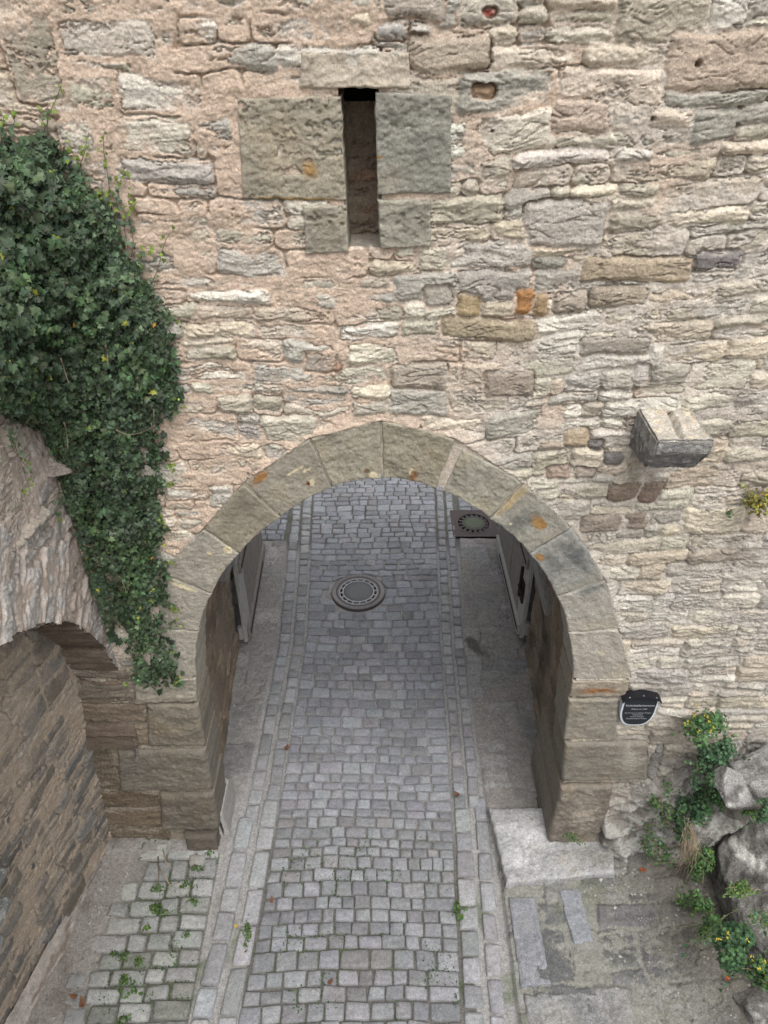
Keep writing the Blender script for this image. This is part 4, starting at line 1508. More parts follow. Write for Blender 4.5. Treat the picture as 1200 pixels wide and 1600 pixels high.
# ------------------------------------------------------------------ sign
sc_ = on_y(997, 1112, W - .09)
yb = min(wall_y(sc_[0] + dx, sc_[2] + dz) for dx in (-.15, 0, .15) for dz in (-.18, 0, .18)) - .004
sc_ = on_y(997.5, 1113, yb - .05)
sign = thing('information_sign', (sc_[0], yb, sc_[2]), 'small black shield-shaped plaque with white edge and curved black hood on the right wall', 'sign')
hw, top, bot = .152, .155, .185
TAU = .05


def shield(w, t_, b_, arch_h=.028, n=14):
    p = []
    for i in range(n + 1):
        s = -1 + 2 * i / n
        p.append((w * s, t_ + arch_h * (1 - s * s)))
    for i in range(1, 2 * n):
        a = i * math.pi / (2 * n)
        c_, s_ = math.cos(a), math.sin(a)
        p.append((w * math.copysign(abs(c_) ** .62, c_) * (1 - .03 * s_), .02 - (b_ + .02) * abs(s_) ** .95 if True else 0))
    return p


def extrude_poly(name, pts, y0, y1, mat, parent, cx, cz):
    n = len(pts)
    V_ = [(cx + x, y0, cz + z_) for x, z_ in pts] + [(cx + x, y1, cz + z_) for x, z_ in pts]
    Fc = [list(range(n)), list(range(n, 2 * n))[::-1]] + [[i, n + i, n + (i + 1) % n, (i + 1) % n] for i in range(n)]
    return raw_mesh(name, V_, Fc, mat, parent, smooth=False)


cx_, cz_ = sc_[0], sc_[2]
extrude_poly('board', shield(hw, top, bot), yb - .042, yb + .03, M_WHITE, sign, cx_, cz_)
plate = extrude_poly('plate', [(x * .90, z_ * .92 + .004) for x, z_ in shield(hw, top - .004, bot)], yb - .047, yb - .035, M_PLATE, sign, cx_, cz_)
hd = MB()
n = 16
V_ = []
for i in range(n + 1):
    s = -1 + 2 * i / n
    x = (hw + .014) * s
    zt_ = top + .012 + .050 * (1 - s * s)
    for yy_, dz in ((yb + .02, 0.0), (yb - .066, -.004), (yb - .069, -.022), (yb - .062, -.020), (yb + .02, -.006)):
        V_.append((cx_ + x, yy_, cz_ + zt_ + dz - (.012 if abs(s) > .95 else 0)))
Fc = []
for i in range(n):
    for q in range(5):
        Fc.append([i * 5 + q, i * 5 + (q + 1) % 5, (i + 1) * 5 + (q + 1) % 5, (i + 1) * 5 + q])
Fc += [[0, 1, 2, 3, 4], [n * 5 + q for q in (4, 3, 2, 1, 0)]]
hd.add(V_, Fc)
hood = hd.build('hood', M_BLACK, sign, False)
for s in (-.66, .02, .70):
    m = MB()
    c0 = np.array((cx_ + (hw + .014) * s, yb - .05, cz_ + top + .012 + .05 * (1 - s * s) - .008))
    m.tube([c0, c0 + np.array((s * .002, -.001, .006))], .0065, .0045, 10)
    m.build('screw', M_STEEL, hood)
for x, z_ in ((-.135, .145), (.135, .145), (.0, -.172)):
    m = MB()
    m.tube([(cx_ + x, yb - .045, cz_ + z_), (cx_ + x, yb - .052, cz_ + z_)], .004, .003, 8)
    m.build('screw', M_STEEL, plate)


def text(s, x, z_, size, bold=0):
    cu = bpy.data.curves.new('lettering', 'FONT')
    cu.body = s
    cu.size = size
    cu.align_x = 'CENTER'
    cu.extrude = .0006
    cu.offset = bold
    ob = bpy.data.objects.new('tmp', cu)
    COL.objects.link(ob)
    bpy.context.view_layer.update()
    me = bpy.data.meshes.new_from_object(ob.evaluated_get(bpy.context.evaluated_depsgraph_get()))
    COL.objects.unlink(ob)
    bpy.data.objects.remove(ob)
    me.transform(Matrix.Translation((cx_ + x, yb - .0482, cz_ + z_)) @ Matrix.Rotation(math.pi / 2, 4, 'X'))
    me.materials.clear()
    me.materials.append(M_TXT)
    o = bpy.data.objects.new('lettering', me)
    return link(o, plate)


text('Kobolzellertorturm', 0, .075, .031, .0006)
text('Erbaut um 1360', 0, .033, .021, .0002)
text('Das Tor ist zur zweifachen Zwinger-', 0, -.016, .0155)
text('anlage gehörig', 0, -.040, .0155)
text('mit dem Wehrgang', 0, -.066, .0155)
text('Doppeltoranlage am Burgtor', 0, -.090, .0155)

# ------------------------------------------------------------------ rocks at the lower right
rocks = [('boulder', (3.66, 3.46, .42), (.62, 1.0, .60), 61, (.15, .25, -.30), 'largest grey boulder at the lower right with a white band across it', [tuple(on_z(1112, 1285, .70)), tuple(on_z(1185, 1350, .80)), srgb(200, 198, 192), .085]),
         ('boulder', tuple(on_y(1212, 1226, 3.85)), (.30, .30, .24), 62, (.2, -.2, .3), 'rounded pale boulder above the largest boulder at the right edge', None),
         ('boulder', tuple(on_y(1150, 1232, 3.80)), (.22, .18, .13), 63, (.1, .5, .2), 'flat whitish boulder wedged beneath the rock face beside green ferny plants', None),
         ('boulder', (3.02, 3.98, .50), (.13, .12, .13), 64, (.1, .3, .4), 'small dark boulder at the upper left corner of the largest boulder', None),
         ('boulder', (3.30, 2.62, .10), (.40, .30, .16), 65, (0, .1, .3), 'low flat boulder half buried in earth at the bottom right corner', None)]
for nm, c, r, sd, rt, lb, stp in rocks:
    o = rock(nm, c, r, sd, M_ROCK, None, [srgb(124, 122, 118), srgb(84, 82, 79), srgb(170, 168, 163)] if sd not in (62, 63) else [srgb(148, 147, 144), srgb(104, 102, 100), srgb(186, 184, 180)],
             rot=rt, nz=.07, stripe=stp, sub=6 if sd == 61 else 5)
    tag(o, lb, 'rock')
gq = np.random.RandomState(5)


# ------------------------------------------------------------------ vegetation
def leaf_shape(kind):
    if kind == 'ivy':       # five lobes, length 1
        o = [(0, 0), (.22, -.12), (.48, .02), (.34, .26), (.46, .50), (.20, .55), (0, 1.0), (-.20, .55), (-.46, .50), (-.34, .26), (-.48, .02), (-.22, -.12)]
        c = (0, .32)
    elif kind == 'tri':     # three rounded lobes
        o = [(0, 0), (.22, .12), (.46, .26), (.50, .52), (.26, .60), (.24, .90), (0, 1.0), (-.24, .90), (-.26, .60), (-.50, .52), (-.46, .26), (-.22, .12)]
        c = (0, .48)
    elif kind == 'oval':
        o = [(0, 0), (.24, .15), (.36, .45), (.24, .80), (0, 1), (-.24, .80), (-.36, .45), (-.24, .15)]
        c = (0, .48)
    return np.array([c] + o, float)


def leaves_mesh(name, pos, nor, size, cols, kind, mat, parent, seed, fold=.18, droop=.55, up=None):
    g = np.random.RandomState(seed)
    S = leaf_shape(kind)
    k = len(S)
    N_ = len(pos)
    nor = nor / np.linalg.norm(nor, axis=1)[:, None]
    tip = np.array((0, 0, -1.0)) * droop + g.normal(0, .6, (N_, 3))
    if up is not None:
        tip = up + g.normal(0, .35, (N_, 3))
    tip -= nor * np.sum(tip * nor, axis=1)[:, None]
    tip /= np.linalg.norm(tip, axis=1)[:, None] + 1e-9
    sd = np.cross(nor, tip)
    x = S[:, 0][None, :, None]
    y_ = S[:, 1][None, :, None]
    sz = size[:, None, None]
    zz = (-fold * np.abs(x) - .22 * (y_ - .4) ** 2 * g.uniform(-.5, 1.6, (N_, 1, 1)))
    Pq = pos[:, None, :] + sz * (x * sd[:, None, :] + (y_ - .4) * tip[:, None, :] + zz * nor[:, None, :])
    V_ = Pq.reshape(-1, 3)
    tri = np.array([[0, 1 + i, 1 + (i + 1) % (k - 1)] for i in range(k - 1)])
    Fc = (tri[None] + (np.arange(N_) * k)[:, None, None]).reshape(-1, 3)
    C_ = np.repeat(cols[:, None, :], k, axis=1)
    C_[:, 0] *= 1.18
    return raw_mesh(name, V_, Fc, mat, parent, np.clip(C_.reshape(-1, 3), .004, .8), smooth=False)


def cols_of(g, n, base, var=.35, alt=None, pa=.1):
    c = np.asarray(base) * np.exp(g.normal(0, var, (n, 1))) * (1 + g.normal(0, .08, (n, 3)))
    if alt is not None:
        m_ = g.rand(n) < pa
        c[m_] = np.asarray(alt) * np.exp(g.normal(0, .2, (m_.sum(), 1)))
    return c


ivy_poly = [(-60, 215), (0, 232), (28, 240), (62, 225), (85, 232), (100, 262), (128, 300), (150, 318), (168, 345), (178, 368), (172, 400), (202, 418), (226, 440), (238, 470), (254, 500), (258, 540), (268, 575),
            (272, 618), (268, 640), (246, 655), (242, 690), (250, 716), (240, 752), (242, 790), (246, 830), (242, 880), (252, 905), (258, 940), (250, 985), (262, 1020), (276, 1050), (276, 1066), (252, 1060),
            (242, 1072), (222, 1066), (208, 1030), (200, 1005), (178, 1000), (162, 968), (150, 930), (128, 908), (114, 888), (118, 850), (110, 822), (96, 810), (84, 770), (74, 756), (88, 730), (84, 700), (76, 672), (50, 664),
            (24, 652), (-60, 640)]
ivy = thing('ivy', tuple(on_y(200, 900, W - .1)), 'dense dark green ivy hanging down the wall at the left of the archway', 'ivy')
g = np.random.RandomState(201)


def ivy_scatter(n, depth_f, size_f):
    px = g.uniform(-60, 285, n * 3)
    py = g.uniform(215, 1080, n * 3)
    d0 = poly_dist(px, py, ivy_poly, True)
    ins = in_poly(px, py, ivy_poly)
    fr = (~ins) & (d0 < 12) & (g.rand(len(px)) < .22)
    # holes and thin spots
    hol = pn(px / 30, py / 36, 55) > .44
    ok = (ins & ~(hol & (d0 < 26))) | fr
    px, py, d0, ins = px[ok][:n], py[ok][:n], d0[ok][:n], ins[ok][:n]
    edge = np.where(ins, sstep(0, 55, d0), 0)
    thick = .03 + .18 * edge * (.55 + .45 * pn(px / 48, py / 40, 56)) + .10 * edge * pn(px / 17, py / 15, 57)
    thick = np.maximum(thick, .02)
    fwd = .62 * sstep(130, -20, px) * sstep(330, 560, py) * sstep(700, 640, py)
    f_ = depth_f(len(px))
    Yp = W - .03 - thick * f_ - fwd * (.4 + .6 * f_)
    P_ = np.array([on_y(a, b, c) for a, b, c in zip(px, py, Yp)])
    # keep clear of the side wall face
    P_[:, 0] = np.where((P_[:, 2] < 5.1) & (P_[:, 0] < XF + .06), np.maximum(P_[:, 0], XF + .05 + .05 * g.rand(len(px))), P_[:, 0])
    gr = np.stack([(pn(px / 48 + .1, py / 40, 56) - pn(px / 48 - .1, py / 40, 56)) * -2.0, np.full(len(px), -1.0), .45 + .8 * (pn(px / 48, py / 40 - .1, 56) - pn(px / 48, py / 40 + .1, 56))], -1)
    nr = gr + g.normal(0, .38, gr.shape)
    big = sstep(160, 20, px) * sstep(700, 420, py)
    size = size_f(len(px)) * (1 + .45 * big) * np.where(pn(px / 70, py / 70, 58) > .1, .82, 1.05)
    return P_, nr, size, px, py, f_


GI = np.array((.052, .080, .044))
P_, nr, size, px, py, f_ = ivy_scatter(14500, lambda n: np.clip(1 - g.gamma(1.2, .16, n), .05, 1.05), lambda n: .020 + .032 * g.rand(n) ** 1.7)
c_ = cols_of(g, len(P_), GI, .34)
bright = pn(px / 60, py / 55, 61) > .25
c_[bright] *= np.array((1.25, 1.35, 1.15))
yv = (g.rand(len(P_)) < .004)
c_[yv] = srgb(168, 172, 70) * .7
ob_ = (g.rand(len(P_)) < .0004)
c_[ob_] = srgb(190, 140, 50) * .8
leaves_mesh('ivy_leaves', P_, nr, size, c_, 'ivy', M_LEAF, ivy, 202)
P_, nr, size, px, py, f_ = ivy_scatter(3600, lambda n: g.uniform(0, .55, n), lambda n: g.uniform(.04, .075, n))
leaves_mesh('inner_leaves', P_, nr, size * 1.1, cols_of(g, len(P_), GI * .75, .3), 'ivy', M_LEAF, ivy, 203)

# ivy shoots: stem + small leaves
stem = MB()
shoots = [((72, 250), (70, 190), (95, 128)), ((60, 232), (75, 205), (72, 170)), ((120, 300), (118, 255), (142, 208)), ((145, 320), (130, 270), (108, 225)), ((172, 372), (168, 270), (162, 205)), ((178, 360), (182, 300), (198, 262)),
          ((200, 410), (190, 350), (205, 310)), ((12, 240), (22, 210), (20, 165)), ((0, 225), (6, 200), (3, 172)), ((238, 470), (232, 430), (268, 365)), ((225, 440), (205, 385), (238, 390)), ((235, 480), (262, 485), (282, 505)),
          ((262, 600), (275, 610), (286, 632)), ((240, 720), (256, 718), (272, 728)), ((245, 750), (258, 752), (268, 758)), ((240, 830), (250, 822), (256, 812)), ((248, 880), (262, 878), (272, 880)), ((262, 940), (270, 948), (278, 950)),
          ((255, 985), (272, 968), (282, 975)), ((20, 655), (10, 700), (42, 730)), ((10, 680), (50, 730), (36, 782)), ((90, 780), (84, 800), (92, 820)), ((265, 1040), (280, 1055), (276, 1075)), ((215, 1040), (205, 1070), (196, 1068)),
          ((190, 395), (180, 330), (170, 300)), ((205, 400), (208, 350), (200, 300)), ((170, 360), (150, 320), (160, 280)), ((185, 410), (205, 440), (225, 400))]
lp_, ln_, ls_, lc_ = [], [], [], []
for sidx, s in enumerate(shoots):
    a, b, c = [np.array(q, float) for q in s]
    left = c[0] < 110 and c[1] > 600
    pts = []
    for i in range(13):
        t = i / 12
        q = (1 - t) ** 2 * a + 2 * t * (1 - t) * b + t * t * c
        q = q + np.array((2.5 * math.sin(t * 9 + sidx), 2 * math.cos(t * 7 + sidx)))
        if left:
            w_ = on_x(q[0], q[1], XF + .10)
        else:
            p0 = on_y(q[0], q[1], W - .06)
            w_ = on_y(q[0], q[1], min(W - .045, wall_y(p0[0], p0[2]) - .022))
        pts.append(w_)
        for _ in range(2 if sidx > 8 else 2):
            if g.rand() < .72:
                lp_.append(w_ + g.normal(0, .013, 3) + np.array((0, -.01, 0) if not left else (.015, 0, 0)))
                ln_.append(np.array((0, -1, .5) if not left else (1, -.3, .4)) + g.normal(0, .35, 3))
                ls_.append(g.uniform(.022, .040) * (1 - .35 * t))
                lc_.append((GI * 1.35 if t < .6 else srgb(128, 152, 62) * .55) * math.exp(g.normal(0, .25)))
    stem = MB()
    stem.tube(pts, .0035, .0016, 5)
    stem.build('stem', M_STEM, ivy)
# pale woody stems over the foliage
for s in (((182, 672), (205, 690), (243, 664)), ((95, 560), (104, 590), (108, 600)), ((165, 540), (170, 560), (168, 575)), ((35, 545), (60, 580), (75, 570)), ((215, 590), (212, 600), (218, 612)), ((100, 660), (108, 690), (105, 705)),
          ((185, 900), (195, 915), (197, 925)), ((130, 850), (140, 858), (150, 850)), ((240, 640), (243, 700), (236, 660))):
    a, b, c = [np.array(q, float) for q in s]
    stem = MB()
    stem.tube([on_y(*((1 - t) ** 2 * a + 2 * t * (1 - t) * b + t * t * c), W - .40 + .05 * math.sin(t * 5)) for t in np.linspace(0, 1, 9)], .0045, .002, 5)
    stem.build('stem', M_STEM, ivy)
leaves_mesh('shoot_leaves', np.array(lp_), np.array(ln_), np.array(ls_), np.array(lc_), 'ivy', M_LEAF, ivy, 205)


def herb(name, label, cat, px, py, wy, rx, rz, n, size, base, alt, kind='tri', flowers=(), group=None, seed=1, depth=.16, surf=None, stems=True):
    """a bushy plant rooted in the wall (plane y=wy) around a photographed centre"""
    g = np.random.RandomState(seed)
    c = on_y(px, py, wy) if surf is None else np.array(surf, float)
    t = thing(name, tuple(c), label, cat, group)
    m_ = 0
    n = int(n * 1.5) if n > 60 else n
    sc3 = np.array((rx, depth, rz)) * 1.12
    nb = 1 if n < 60 else int(g.randint(5, 9))
    sub = g.normal(0, .44, (nb, 3)) if nb > 1 else np.zeros((1, 3))
    subr = g.uniform(.35, .72, nb) if nb > 1 else np.ones(1)
    if surf is None:
        sub[:, 1] = np.clip(sub[:, 1], -.9, .3)
    else:
        sub[:, 2] = np.abs(sub[:, 2])
    bi = g.choice(nb, n, p=subr ** 2 / np.sum(subr ** 2))
    d = g.normal(size=(n, 3))
    d /= np.linalg.norm(d, axis=1)[:, None]
    r = g.rand(n) ** .45
    p = c + (sub[bi] + d * subr[bi][:, None] * r[:, None]) * sc3
    # straggling sprays that leave the clump
    ns_ = 0 if n < 60 else 5
    spr = []
    for k in range(ns_):
        o_ = c + sub[k % nb] * sc3
        e_d = np.array((g.normal(0, 1.0), -.25, g.normal(-.2, .8))) * sc3
        spr.append((o_, o_ + e_d * g.uniform(.9, 1.5)))
        for q in range(9):
            t_ = (q + 2) / 10
            kx = g.randint(0, n)
            p[kx] = o_ + (spr[-1][1] - o_) * t_ + g.normal(0, .010, 3)
    if surf is not None:
        p[:, 2] = np.maximum(p[:, 2], c[2] + .002)
    nr = d * np.array((.6, .9, .6)) + np.array((0, -.35, .55)) + g.normal(0, .35, d.shape)
    cc_ = cols_of(g, len(d), base, .28, alt, .18)
    leaves_mesh('leaves', p, nr, g.uniform(*size, len(d)), cc_, kind, M_HERB, t, seed + 1, droop=.2)
    if stems:
        sm = MB()
        for o_, e_ in spr:
            sm.tube([c, o_, (o_ + e_) / 2 + g.normal(0, .008, 3), e_], .0026, .0012, 4)
        for k in range(9):
            e = c + g.normal(0, .45, 3) * sc3
            o_ = c + np.array((0, .05 if surf is None else 0, -.6 * rz))
            sm.tube([o_, (o_ + e) / 2 + g.normal(0, .015, 3), e], .003, .0015, 4)
        sm.build('stem', M_STEM if base[1] < .1 else M_STRAW, t)
    for (fx, fy) in flowers:
        f0 = on_y(fx, fy, c[1] - depth * .9)
        fm = MB()
        for q in range(3):
            b0 = f0 + g.normal(0, .006, 3)
            fm.tube([b0, b0 + np.array((g.normal(0, .006), -.010, .005)), b0 + np.array((g.normal(0, .008), -.016, .001))], .0042, .002, 6)
        fm.build('flower', M_YEL, t)
    return t


G1 = np.array((.055, .115, .040))
G2 = np.array((.045, .095, .045))
G3 = np.array((.085, .150, .035))
herb('fumewort', 'yellow-flowered ferny plant on the wall right of the plaque', 'plant', 1094, 1132, W - .14, .16, .14, 420, (.020, .036), G1, G1 * 1.5,
     flowers=[(1069, 1130), (1082, 1117), (1104, 1118), (1107, 1126), (1108, 1141), (1092, 1140), (1088, 1102), (1075, 1128), (1113, 1135)], seed=301)
herb('fern_plant', 'dark green leafy plant just below the yellow-flowered plant', 'plant', 1121, 1186, W - .25, .17, .17, 520, (.022, .04), G2, G2 * 1.4, seed=302)
herb('fern_plant', 'green plant hanging into the gap above the small dark boulder', 'plant', 1086, 1264, W - .32, .12, .24, 520, (.02, .036), G2, G1 * 1.3, seed=303)
herb('fern_plant', 'broad bushy green plant directly above the largest boulder', 'plant', 1122, 1246, W - .34, .17, .13, 460, (.02, .036), G1, G2, seed=304)
herb('fern_plant', 'light green ferny plant between the two right-hand boulders', 'plant', 1167, 1250, W - .42, .10, .10, 200, (.02, .034), G3 * .8, G1, seed=305)
herb('wall_herb', 'small green herb on pale rock right of the archway foot', 'plant', 1032, 1252, W - .22, .09, .10, 170, (.016, .028), G1, G3, seed=306)
herb('wall_herb', 'little green sprig low on the rock face below the other sprigs', 'plant', 1041, 1276, W - .26, .05, .05, 80, (.014, .024), G1, G3, seed=307)
herb('wall_herb', 'blue-green sprig on the rock beside the archway foot', 'plant', 1014, 1290, W - .22, .05, .045, 70, (.014, .024), G2 * 1.2, G3, seed=308)
herb('wall_herb', 'round-leaved green tuft on rock left of dry grass', 'plant', 1032, 1324, W - .36, .08, .09, 120, (.016, .028), G1, G3, kind='oval', seed=309)
herb('wall_herb', 'small-leaved creeper at the right end of the thick slab', 'plant', 1008, 1320, W - .30, .06, .09, 120, (.014, .024), G1, G3, kind='oval', seed=310)
herb('wall_herb', 'narrow upright weed at the right corner of the thick slab', 'plant', 967, 1354, W - .22, .05, .12, 120, (.014, .026), G1, G3, kind='oval', seed=311)
herb('creeping_plant', 'round-leaved creeping plant at the left edge of the largest boulder', 'plant', 1104, 1345, 3.72, .14, .20, 420, (.020, .034), G1 * 1.1, G3, kind='oval', seed=312)
herb('creeping_plant', 'strip of round-leaved creeper below the dry grass', 'plant', 1096, 1405, 3.42, .12, .19, 360, (.018, .032), G1, G3, kind='oval', seed=313, depth=.12)
herb('creeping_plant', 'bright green creeper on the face of the largest boulder', 'plant', 1156, 1388, 2.98, .12, .07, 170, (.018, .032), G3, G1, kind='oval', seed=314, depth=.08)
herb('creeping_plant', 'grey-green small-leaved plant on the boulder near the right edge', 'plant', 1190, 1436, 2.75, .08, .10, 130, (.016, .028), G2 * 1.3, G3, kind='oval', seed=315, depth=.08)
herb('fumewort', 'large yellow-flowered plant on the ground under the largest boulder', 'plant', 1142, 1480, 2.75, .21, .20, 620, (.024, .042), G2, G1, flowers=[(1122, 1466), (1136, 1464), (1168, 1467), (1136, 1456), (1175, 1493), (1176, 1498)], seed=316)
herb('fumewort', 'yellow-flowered plant at the right edge near the bottom corner', 'plant', 1192, 1518, 2.55, .15, .17, 330, (.022, .036), G1, G3, flowers=[(1196, 1500), (1185, 1510)], seed=317)
herb('fumewort', 'yellowish plant growing high on the wall at the right edge', 'plant', 1192, 778, W - .10, .10, .09, 260, (.016, .028), np.array((.16, .165, .04)), np.array((.26, .20, .04)), flowers=[(1196, 772), (1198, 765), (1185, 790)], seed=318)
herb('wall_herb', 'tiny green tuft on the wall below the stone corbel', 'plant', 1141, 802, W - .04, .018, .028, 36, (.010, .016), G1, G3, seed=319, depth=.04)
herb('wall_herb', 'green weed at the foot of the right archway base', 'plant', 893, 1308, W - .20, .07, .02, 70, (.014, .024), G1, G3, kind='oval', seed=320, depth=.05)
herb('wall_herb', 'dark plant at the right edge between two boulders', 'plant', 1194, 1268, 3.55, .07, .10, 130, (.018, .03), G2, G1, seed=321, depth=.08)

herb('creeping_plant', 'creeper spilling from the crack between wall rock and the lower yellow-flowered plant', 'plant', 1116, 1442, 3.15, .11, .15, 330, (.018, .030), G1, G3, kind='oval', seed=322, depth=.12)
herb('fern_plant', 'loose green plant trailing beside the top of the dry grass', 'plant', 1064, 1292, W - .36, .09, .12, 230, (.018, .032), G2, G1, seed=323)
herb('fern_plant', 'leafy stems linking the two upper plants right of the plaque', 'plant', 1108, 1214, W - .30, .10, .12, 240, (.018, .034), G2, G1, seed=324)
# dry grass hanging over the rock
dg = thing('dry_grass', tuple(on_y(1074, 1330, W - .40)), 'tuft of dry straw-coloured grass hanging beside the largest boulder', 'dry grass')
m = MB()
g = np.random.RandomState(331)
for i in range(70):
    a = on_y(1078 + g.normal(0, 5), 1296 + g.normal(0, 8), W - .42)
    e = on_y(1070 + g.normal(0, 15), 1352 + g.normal(0, 20), W - .55 + g.normal(0, .05))
    mid = (a + e) / 2 + np.array((g.normal(0, .03), -.06, .03))
    m.tube([a, (a + mid) / 2 + g.normal(0, .01, 3), mid, (mid + e) / 2 + g.normal(0, .012, 3), e], .0022, .001, 3)
m.build('blades', M_STRAW, dg)

# weeds in the paving: individual clumps in the left forecourt, fine green in the joints
weeds = [(244, 1420, .075, 90, 'largest green weed clump in the left pavement joints'), (303, 1360, .06, 60, 'green weed clump near the left archway foot, between pale setts'), (246, 1388, .06, 55, 'green weed clump beside the dry twigs on the left pavement'),
         (327, 1334, .045, 45, 'small green weed against the dark left foot stone of the archway'), (299, 1408, .05, 60, 'upright weed right of the largest weed clump on the left pavement'), (190, 1490, .06, 60, 'green weed at the dirt edge in the middle of the left pavement'),
         (218, 1502, .05, 50, 'weed tuft one sett right of the dirt edge on the left pavement'), (196, 1530, .06, 70, 'low spreading weed in the lower half of the left pavement'), (195, 1597, .06, 60, 'weed at the bottom edge of the left pavement'),
         (292, 1382, .05, 60, 'narrow weed in a joint above the upright weed on the left pavement'), (229, 1450, .04, 40, 'short weed just below the largest weed clump'), (290, 1460, .04, 45, 'short weed near the kerb on the left pavement'), (205, 1548, .06, 60, 'weed below the low spreading weed on the left pavement'),
         (388, 1455, .05, 80, 'weed line at the left edge of the cobbled lane'), (715, 1415, .05, 80, 'weed line at the right edge of the cobbled lane')]
for k, (a, b, r, n, lb) in enumerate(weeds):
    herb('weed', lb, 'weed', 0, 0, 0, r * (.5 if k > 12 else 1), .03, n, (.014, .026), G3 * .75, G1, kind='oval' if k % 2 else 'tri', seed=400 + k, depth=r * (2.6 if k > 12 else .8), surf=on_z(a, b, .012), group='weeds in the paving joints', stems=False)
g = np.random.RandomState(450)
jp = []
while len(jp) < 4200:
    x = g.uniform(-2.5, 1.2)
    y = g.choice([g.uniform(1.5, 4.3), g.uniform(9.4, 12)], p=[.8, .2])
    if (-1.68 < x < -1.02 and y < 9) or (x > .66 and y < 9):
        continue
    if fbm(np.array(x * 1.7), np.array(y * 1.9), 3, 403) > (-.02 if x < -1.6 else .06):
        zi = z[min(int((y - gy[0]) / .0145), len(gy) - 1), min(int((x - gx[0]) / .0135), len(gx) - 1)]
        jp.append((x, y, zi + g.uniform(.018, .036)))
jp = np.array(jp)
moss = leaves_mesh('joint_moss', jp, np.array((0, 0, 1.0)) + g.normal(0, .5, jp.shape), g.uniform(.012, .024, len(jp)), cols_of(g, len(jp), G1 * .8, .3), 'oval', M_HERB, None, 451, droop=0)
tag(moss, 'fine green moss and seedlings filling joints between the setts', 'moss', kind='stuff')

# loose stone chips and grit along the edges
g = np.random.RandomState(460)
gm = MB()
for i in range(1500):
    q = g.rand()
    if q < .45:
        x, y = g.uniform(2.0, 3.5), g.uniform(2.2, 3.9)
    elif q < .7:
        x, y = g.normal(-2.62, .16), g.uniform(1.9, 4.0)
    elif q < .85:
        x, y = g.normal(2.3, .2), g.normal(3.85, .12)
    else:
        x, y = g.choice([g.uniform(-1.9, -1.15), g.uniform(.8, 1.9)]), g.uniform(1.8, 8.5)
    zi = z[min(int((y - gy[0]) / .0145), len(gy) - 1), min(int((x - gx[0]) / .0135), len(gx) - 1)]
    r = .004 + .012 * g.rand() ** 3
    v = g.normal(0, 1, (6, 3))
    v = np.array([(1, 0, 0), (-1, 0, 0), (0, 1, 0), (0, -1, 0), (0, 0, .8), (0, 0, -.8)]) * r * g.uniform(.6, 1.4, (6, 1)) + v * r * .15
    gm.add(v + np.array((x, y, zi + r * .3)), [[0, 2, 4], [2, 1, 4], [1, 3, 4], [3, 0, 4], [2, 0, 5], [1, 2, 5], [3, 1, 5], [0, 3, 5]], srgb(170, 164, 156) * g.uniform(.4, 1.25))
tag(gm.build('stone_chips', M_COB, None, False), 'small stone chips and grit scattered on the ground', 'gravel', kind='stuff')

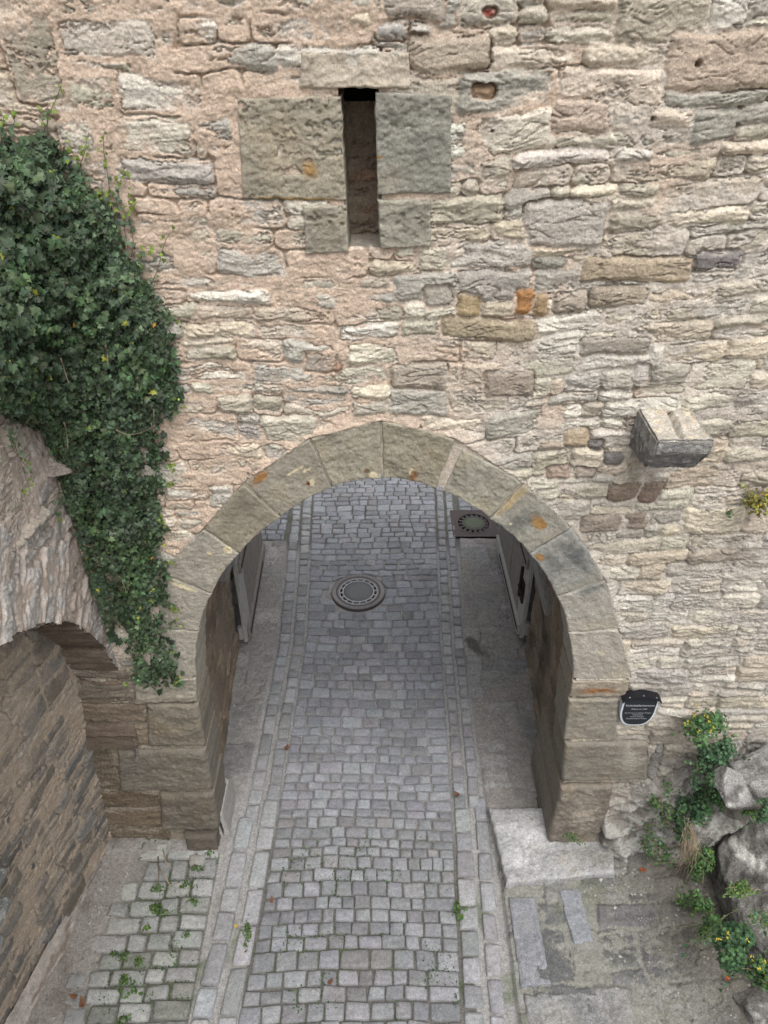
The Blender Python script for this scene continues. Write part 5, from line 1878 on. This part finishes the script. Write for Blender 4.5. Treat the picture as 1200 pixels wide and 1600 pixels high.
# twigs and fallen leaves
for k, (pts, lb) in enumerate((([(247, 1338), (248, 1370), (250, 1402)], 'straight dry twig lying on the left pavement'), ([(246, 1350), (258, 1370), (267, 1386)], 'forked dry twig crossing the straight twig on the left pavement'),
                               ([(255, 1328), (258, 1345), (268, 1358)], 'curved dry twig leaning at the corner by the left foot stone'))):
    m = MB()
    m.tube([on_z(a, b, .03 + .02 * math.sin(i * 2)) for i, (a, b) in enumerate(pts)], .006, .003, 5)
    o = m.build('twig', M_STEM if k < 1 else M_STRAW)
    tag(o, lb, 'twig')
M_DEAD = plain_mat('dead_leaf', (.16, .075, .04), .8, 0, 0, 60, .4)
M_DEADY = plain_mat('yellow_dead_leaf', (.55, .36, .06), .7, 0, 0, 60, .2)
for k, (a, b, zz, s, mt, lb) in enumerate(((425, 1410, .02, .05, M_DEAD, 'reddish fallen leaf lying at the left edge of the cobbled lane'), (370, 1449, .02, .035, M_DEADY, 'small yellow fallen leaf on the left kerb stones'),
                                           (448, 1172, .02, .07, M_DEAD, 'brown fallen leaf by the left kerb under the arch'), (714, 1245, .015, .07, M_DEAD, 'dark wet leaf at the right edge of the lane'),
                                           (516, 1537, .015, .05, M_DEAD, 'brown leaf in a joint in the middle of the lane'), (130, 1572, .06, .07, M_DEAD, 'crumpled brown leaf on dirt at the bottom left'),
                                           (118, 1560, .06, .06, M_DEAD, 'smaller brown leaf beside the crumpled one at the bottom left'), (1135, 1532, .2, .05, plain_mat('orange_leaf', (.38, .10, .03), .7), 'orange leaf scrap on earth below the flowered plant at the right'),
                                           (1003, 1362, .12, .05, plain_mat('orange_leaf', (.38, .10, .03), .7), 'orange leaf scrap on earth just right of the thick slab'), (353, 1226, .10, .06, M_DEAD, 'curled brown leaf against the left foot of the archway'))):
    c = on_z(a, b, zz)
    V_ = []
    S = leaf_shape('oval')
    an = k * 1.3
    for x, y_ in S:
        px_, py_ = x * s, (y_ - .45) * s * 1.2
        V_.append((c[0] + px_ * math.cos(an) - py_ * math.sin(an), c[1] + px_ * math.sin(an) + py_ * math.cos(an), zz + 3.5 * (px_ ** 2 + py_ ** 2) / s + .004))
    o = raw_mesh('fallen_leaf', V_, [[0, 1 + i, 1 + (i + 1) % (len(S) - 1)] for i in range(len(S) - 1)], mt)
    md = o.modifiers.new('thick', 'SOLIDIFY')
    md.thickness = .0015
    tag(o, lb, 'fallen leaf', 'fallen leaves')

# ================================================================== light, sky, camera
world = bpy.data.worlds.new('World')
sc.world = world
world.use_nodes = True
nt = world.node_tree
sky = nt.nodes.new('ShaderNodeTexSky')
sky.sky_type = 'NISHITA'
sky.sun_disc = False
SE, SA = math.radians(64), math.radians(158)
sky.sun_elevation = SE
sky.sun_rotation = SA
sky.dust_density = 6
sky.air_density = 1.0
sky.ozone_density = 1.0
hs_ = nt.nodes.new('ShaderNodeHueSaturation')
hs_.inputs['Saturation'].default_value = .33
nt.links.new(sky.outputs['Color'], hs_.inputs['Color'])
bg = nt.nodes['Background']
nt.links.new(hs_.outputs['Color'], bg.inputs['Color'])
bg.inputs['Strength'].default_value = .15
sl = bpy.data.lights.new('sun', 'SUN')
sl.energy = .75
sl.angle = math.radians(50)
sl.color = (1, .985, .96)
so = bpy.data.objects.new('sun', sl)
COL.objects.link(so)
sd_ = Vector((math.sin(SA) * math.cos(SE), math.cos(SA) * math.cos(SE), math.sin(SE)))
so.rotation_euler = sd_.to_track_quat('Z', 'Y').to_euler()
so.location = (0, 0, 20)

cam = bpy.data.cameras.new('camera')
cam.sensor_fit = 'VERTICAL'
cam.sensor_height = 36
cam.sensor_width = 27
cam.lens = F / 1600 * 36
cam.clip_start = .05
cam.clip_end = 2000
co = bpy.data.objects.new('camera', cam)
co.location = (0, 0, H)
co.rotation_euler = (math.pi / 2 - TH, 0, 0)
COL.objects.link(co)
sc.camera = co
sc.view_settings.view_transform = 'Standard'
sc.view_settings.look = 'None'
sc.view_settings.gamma = 1
sc.view_settings.exposure = 0.40
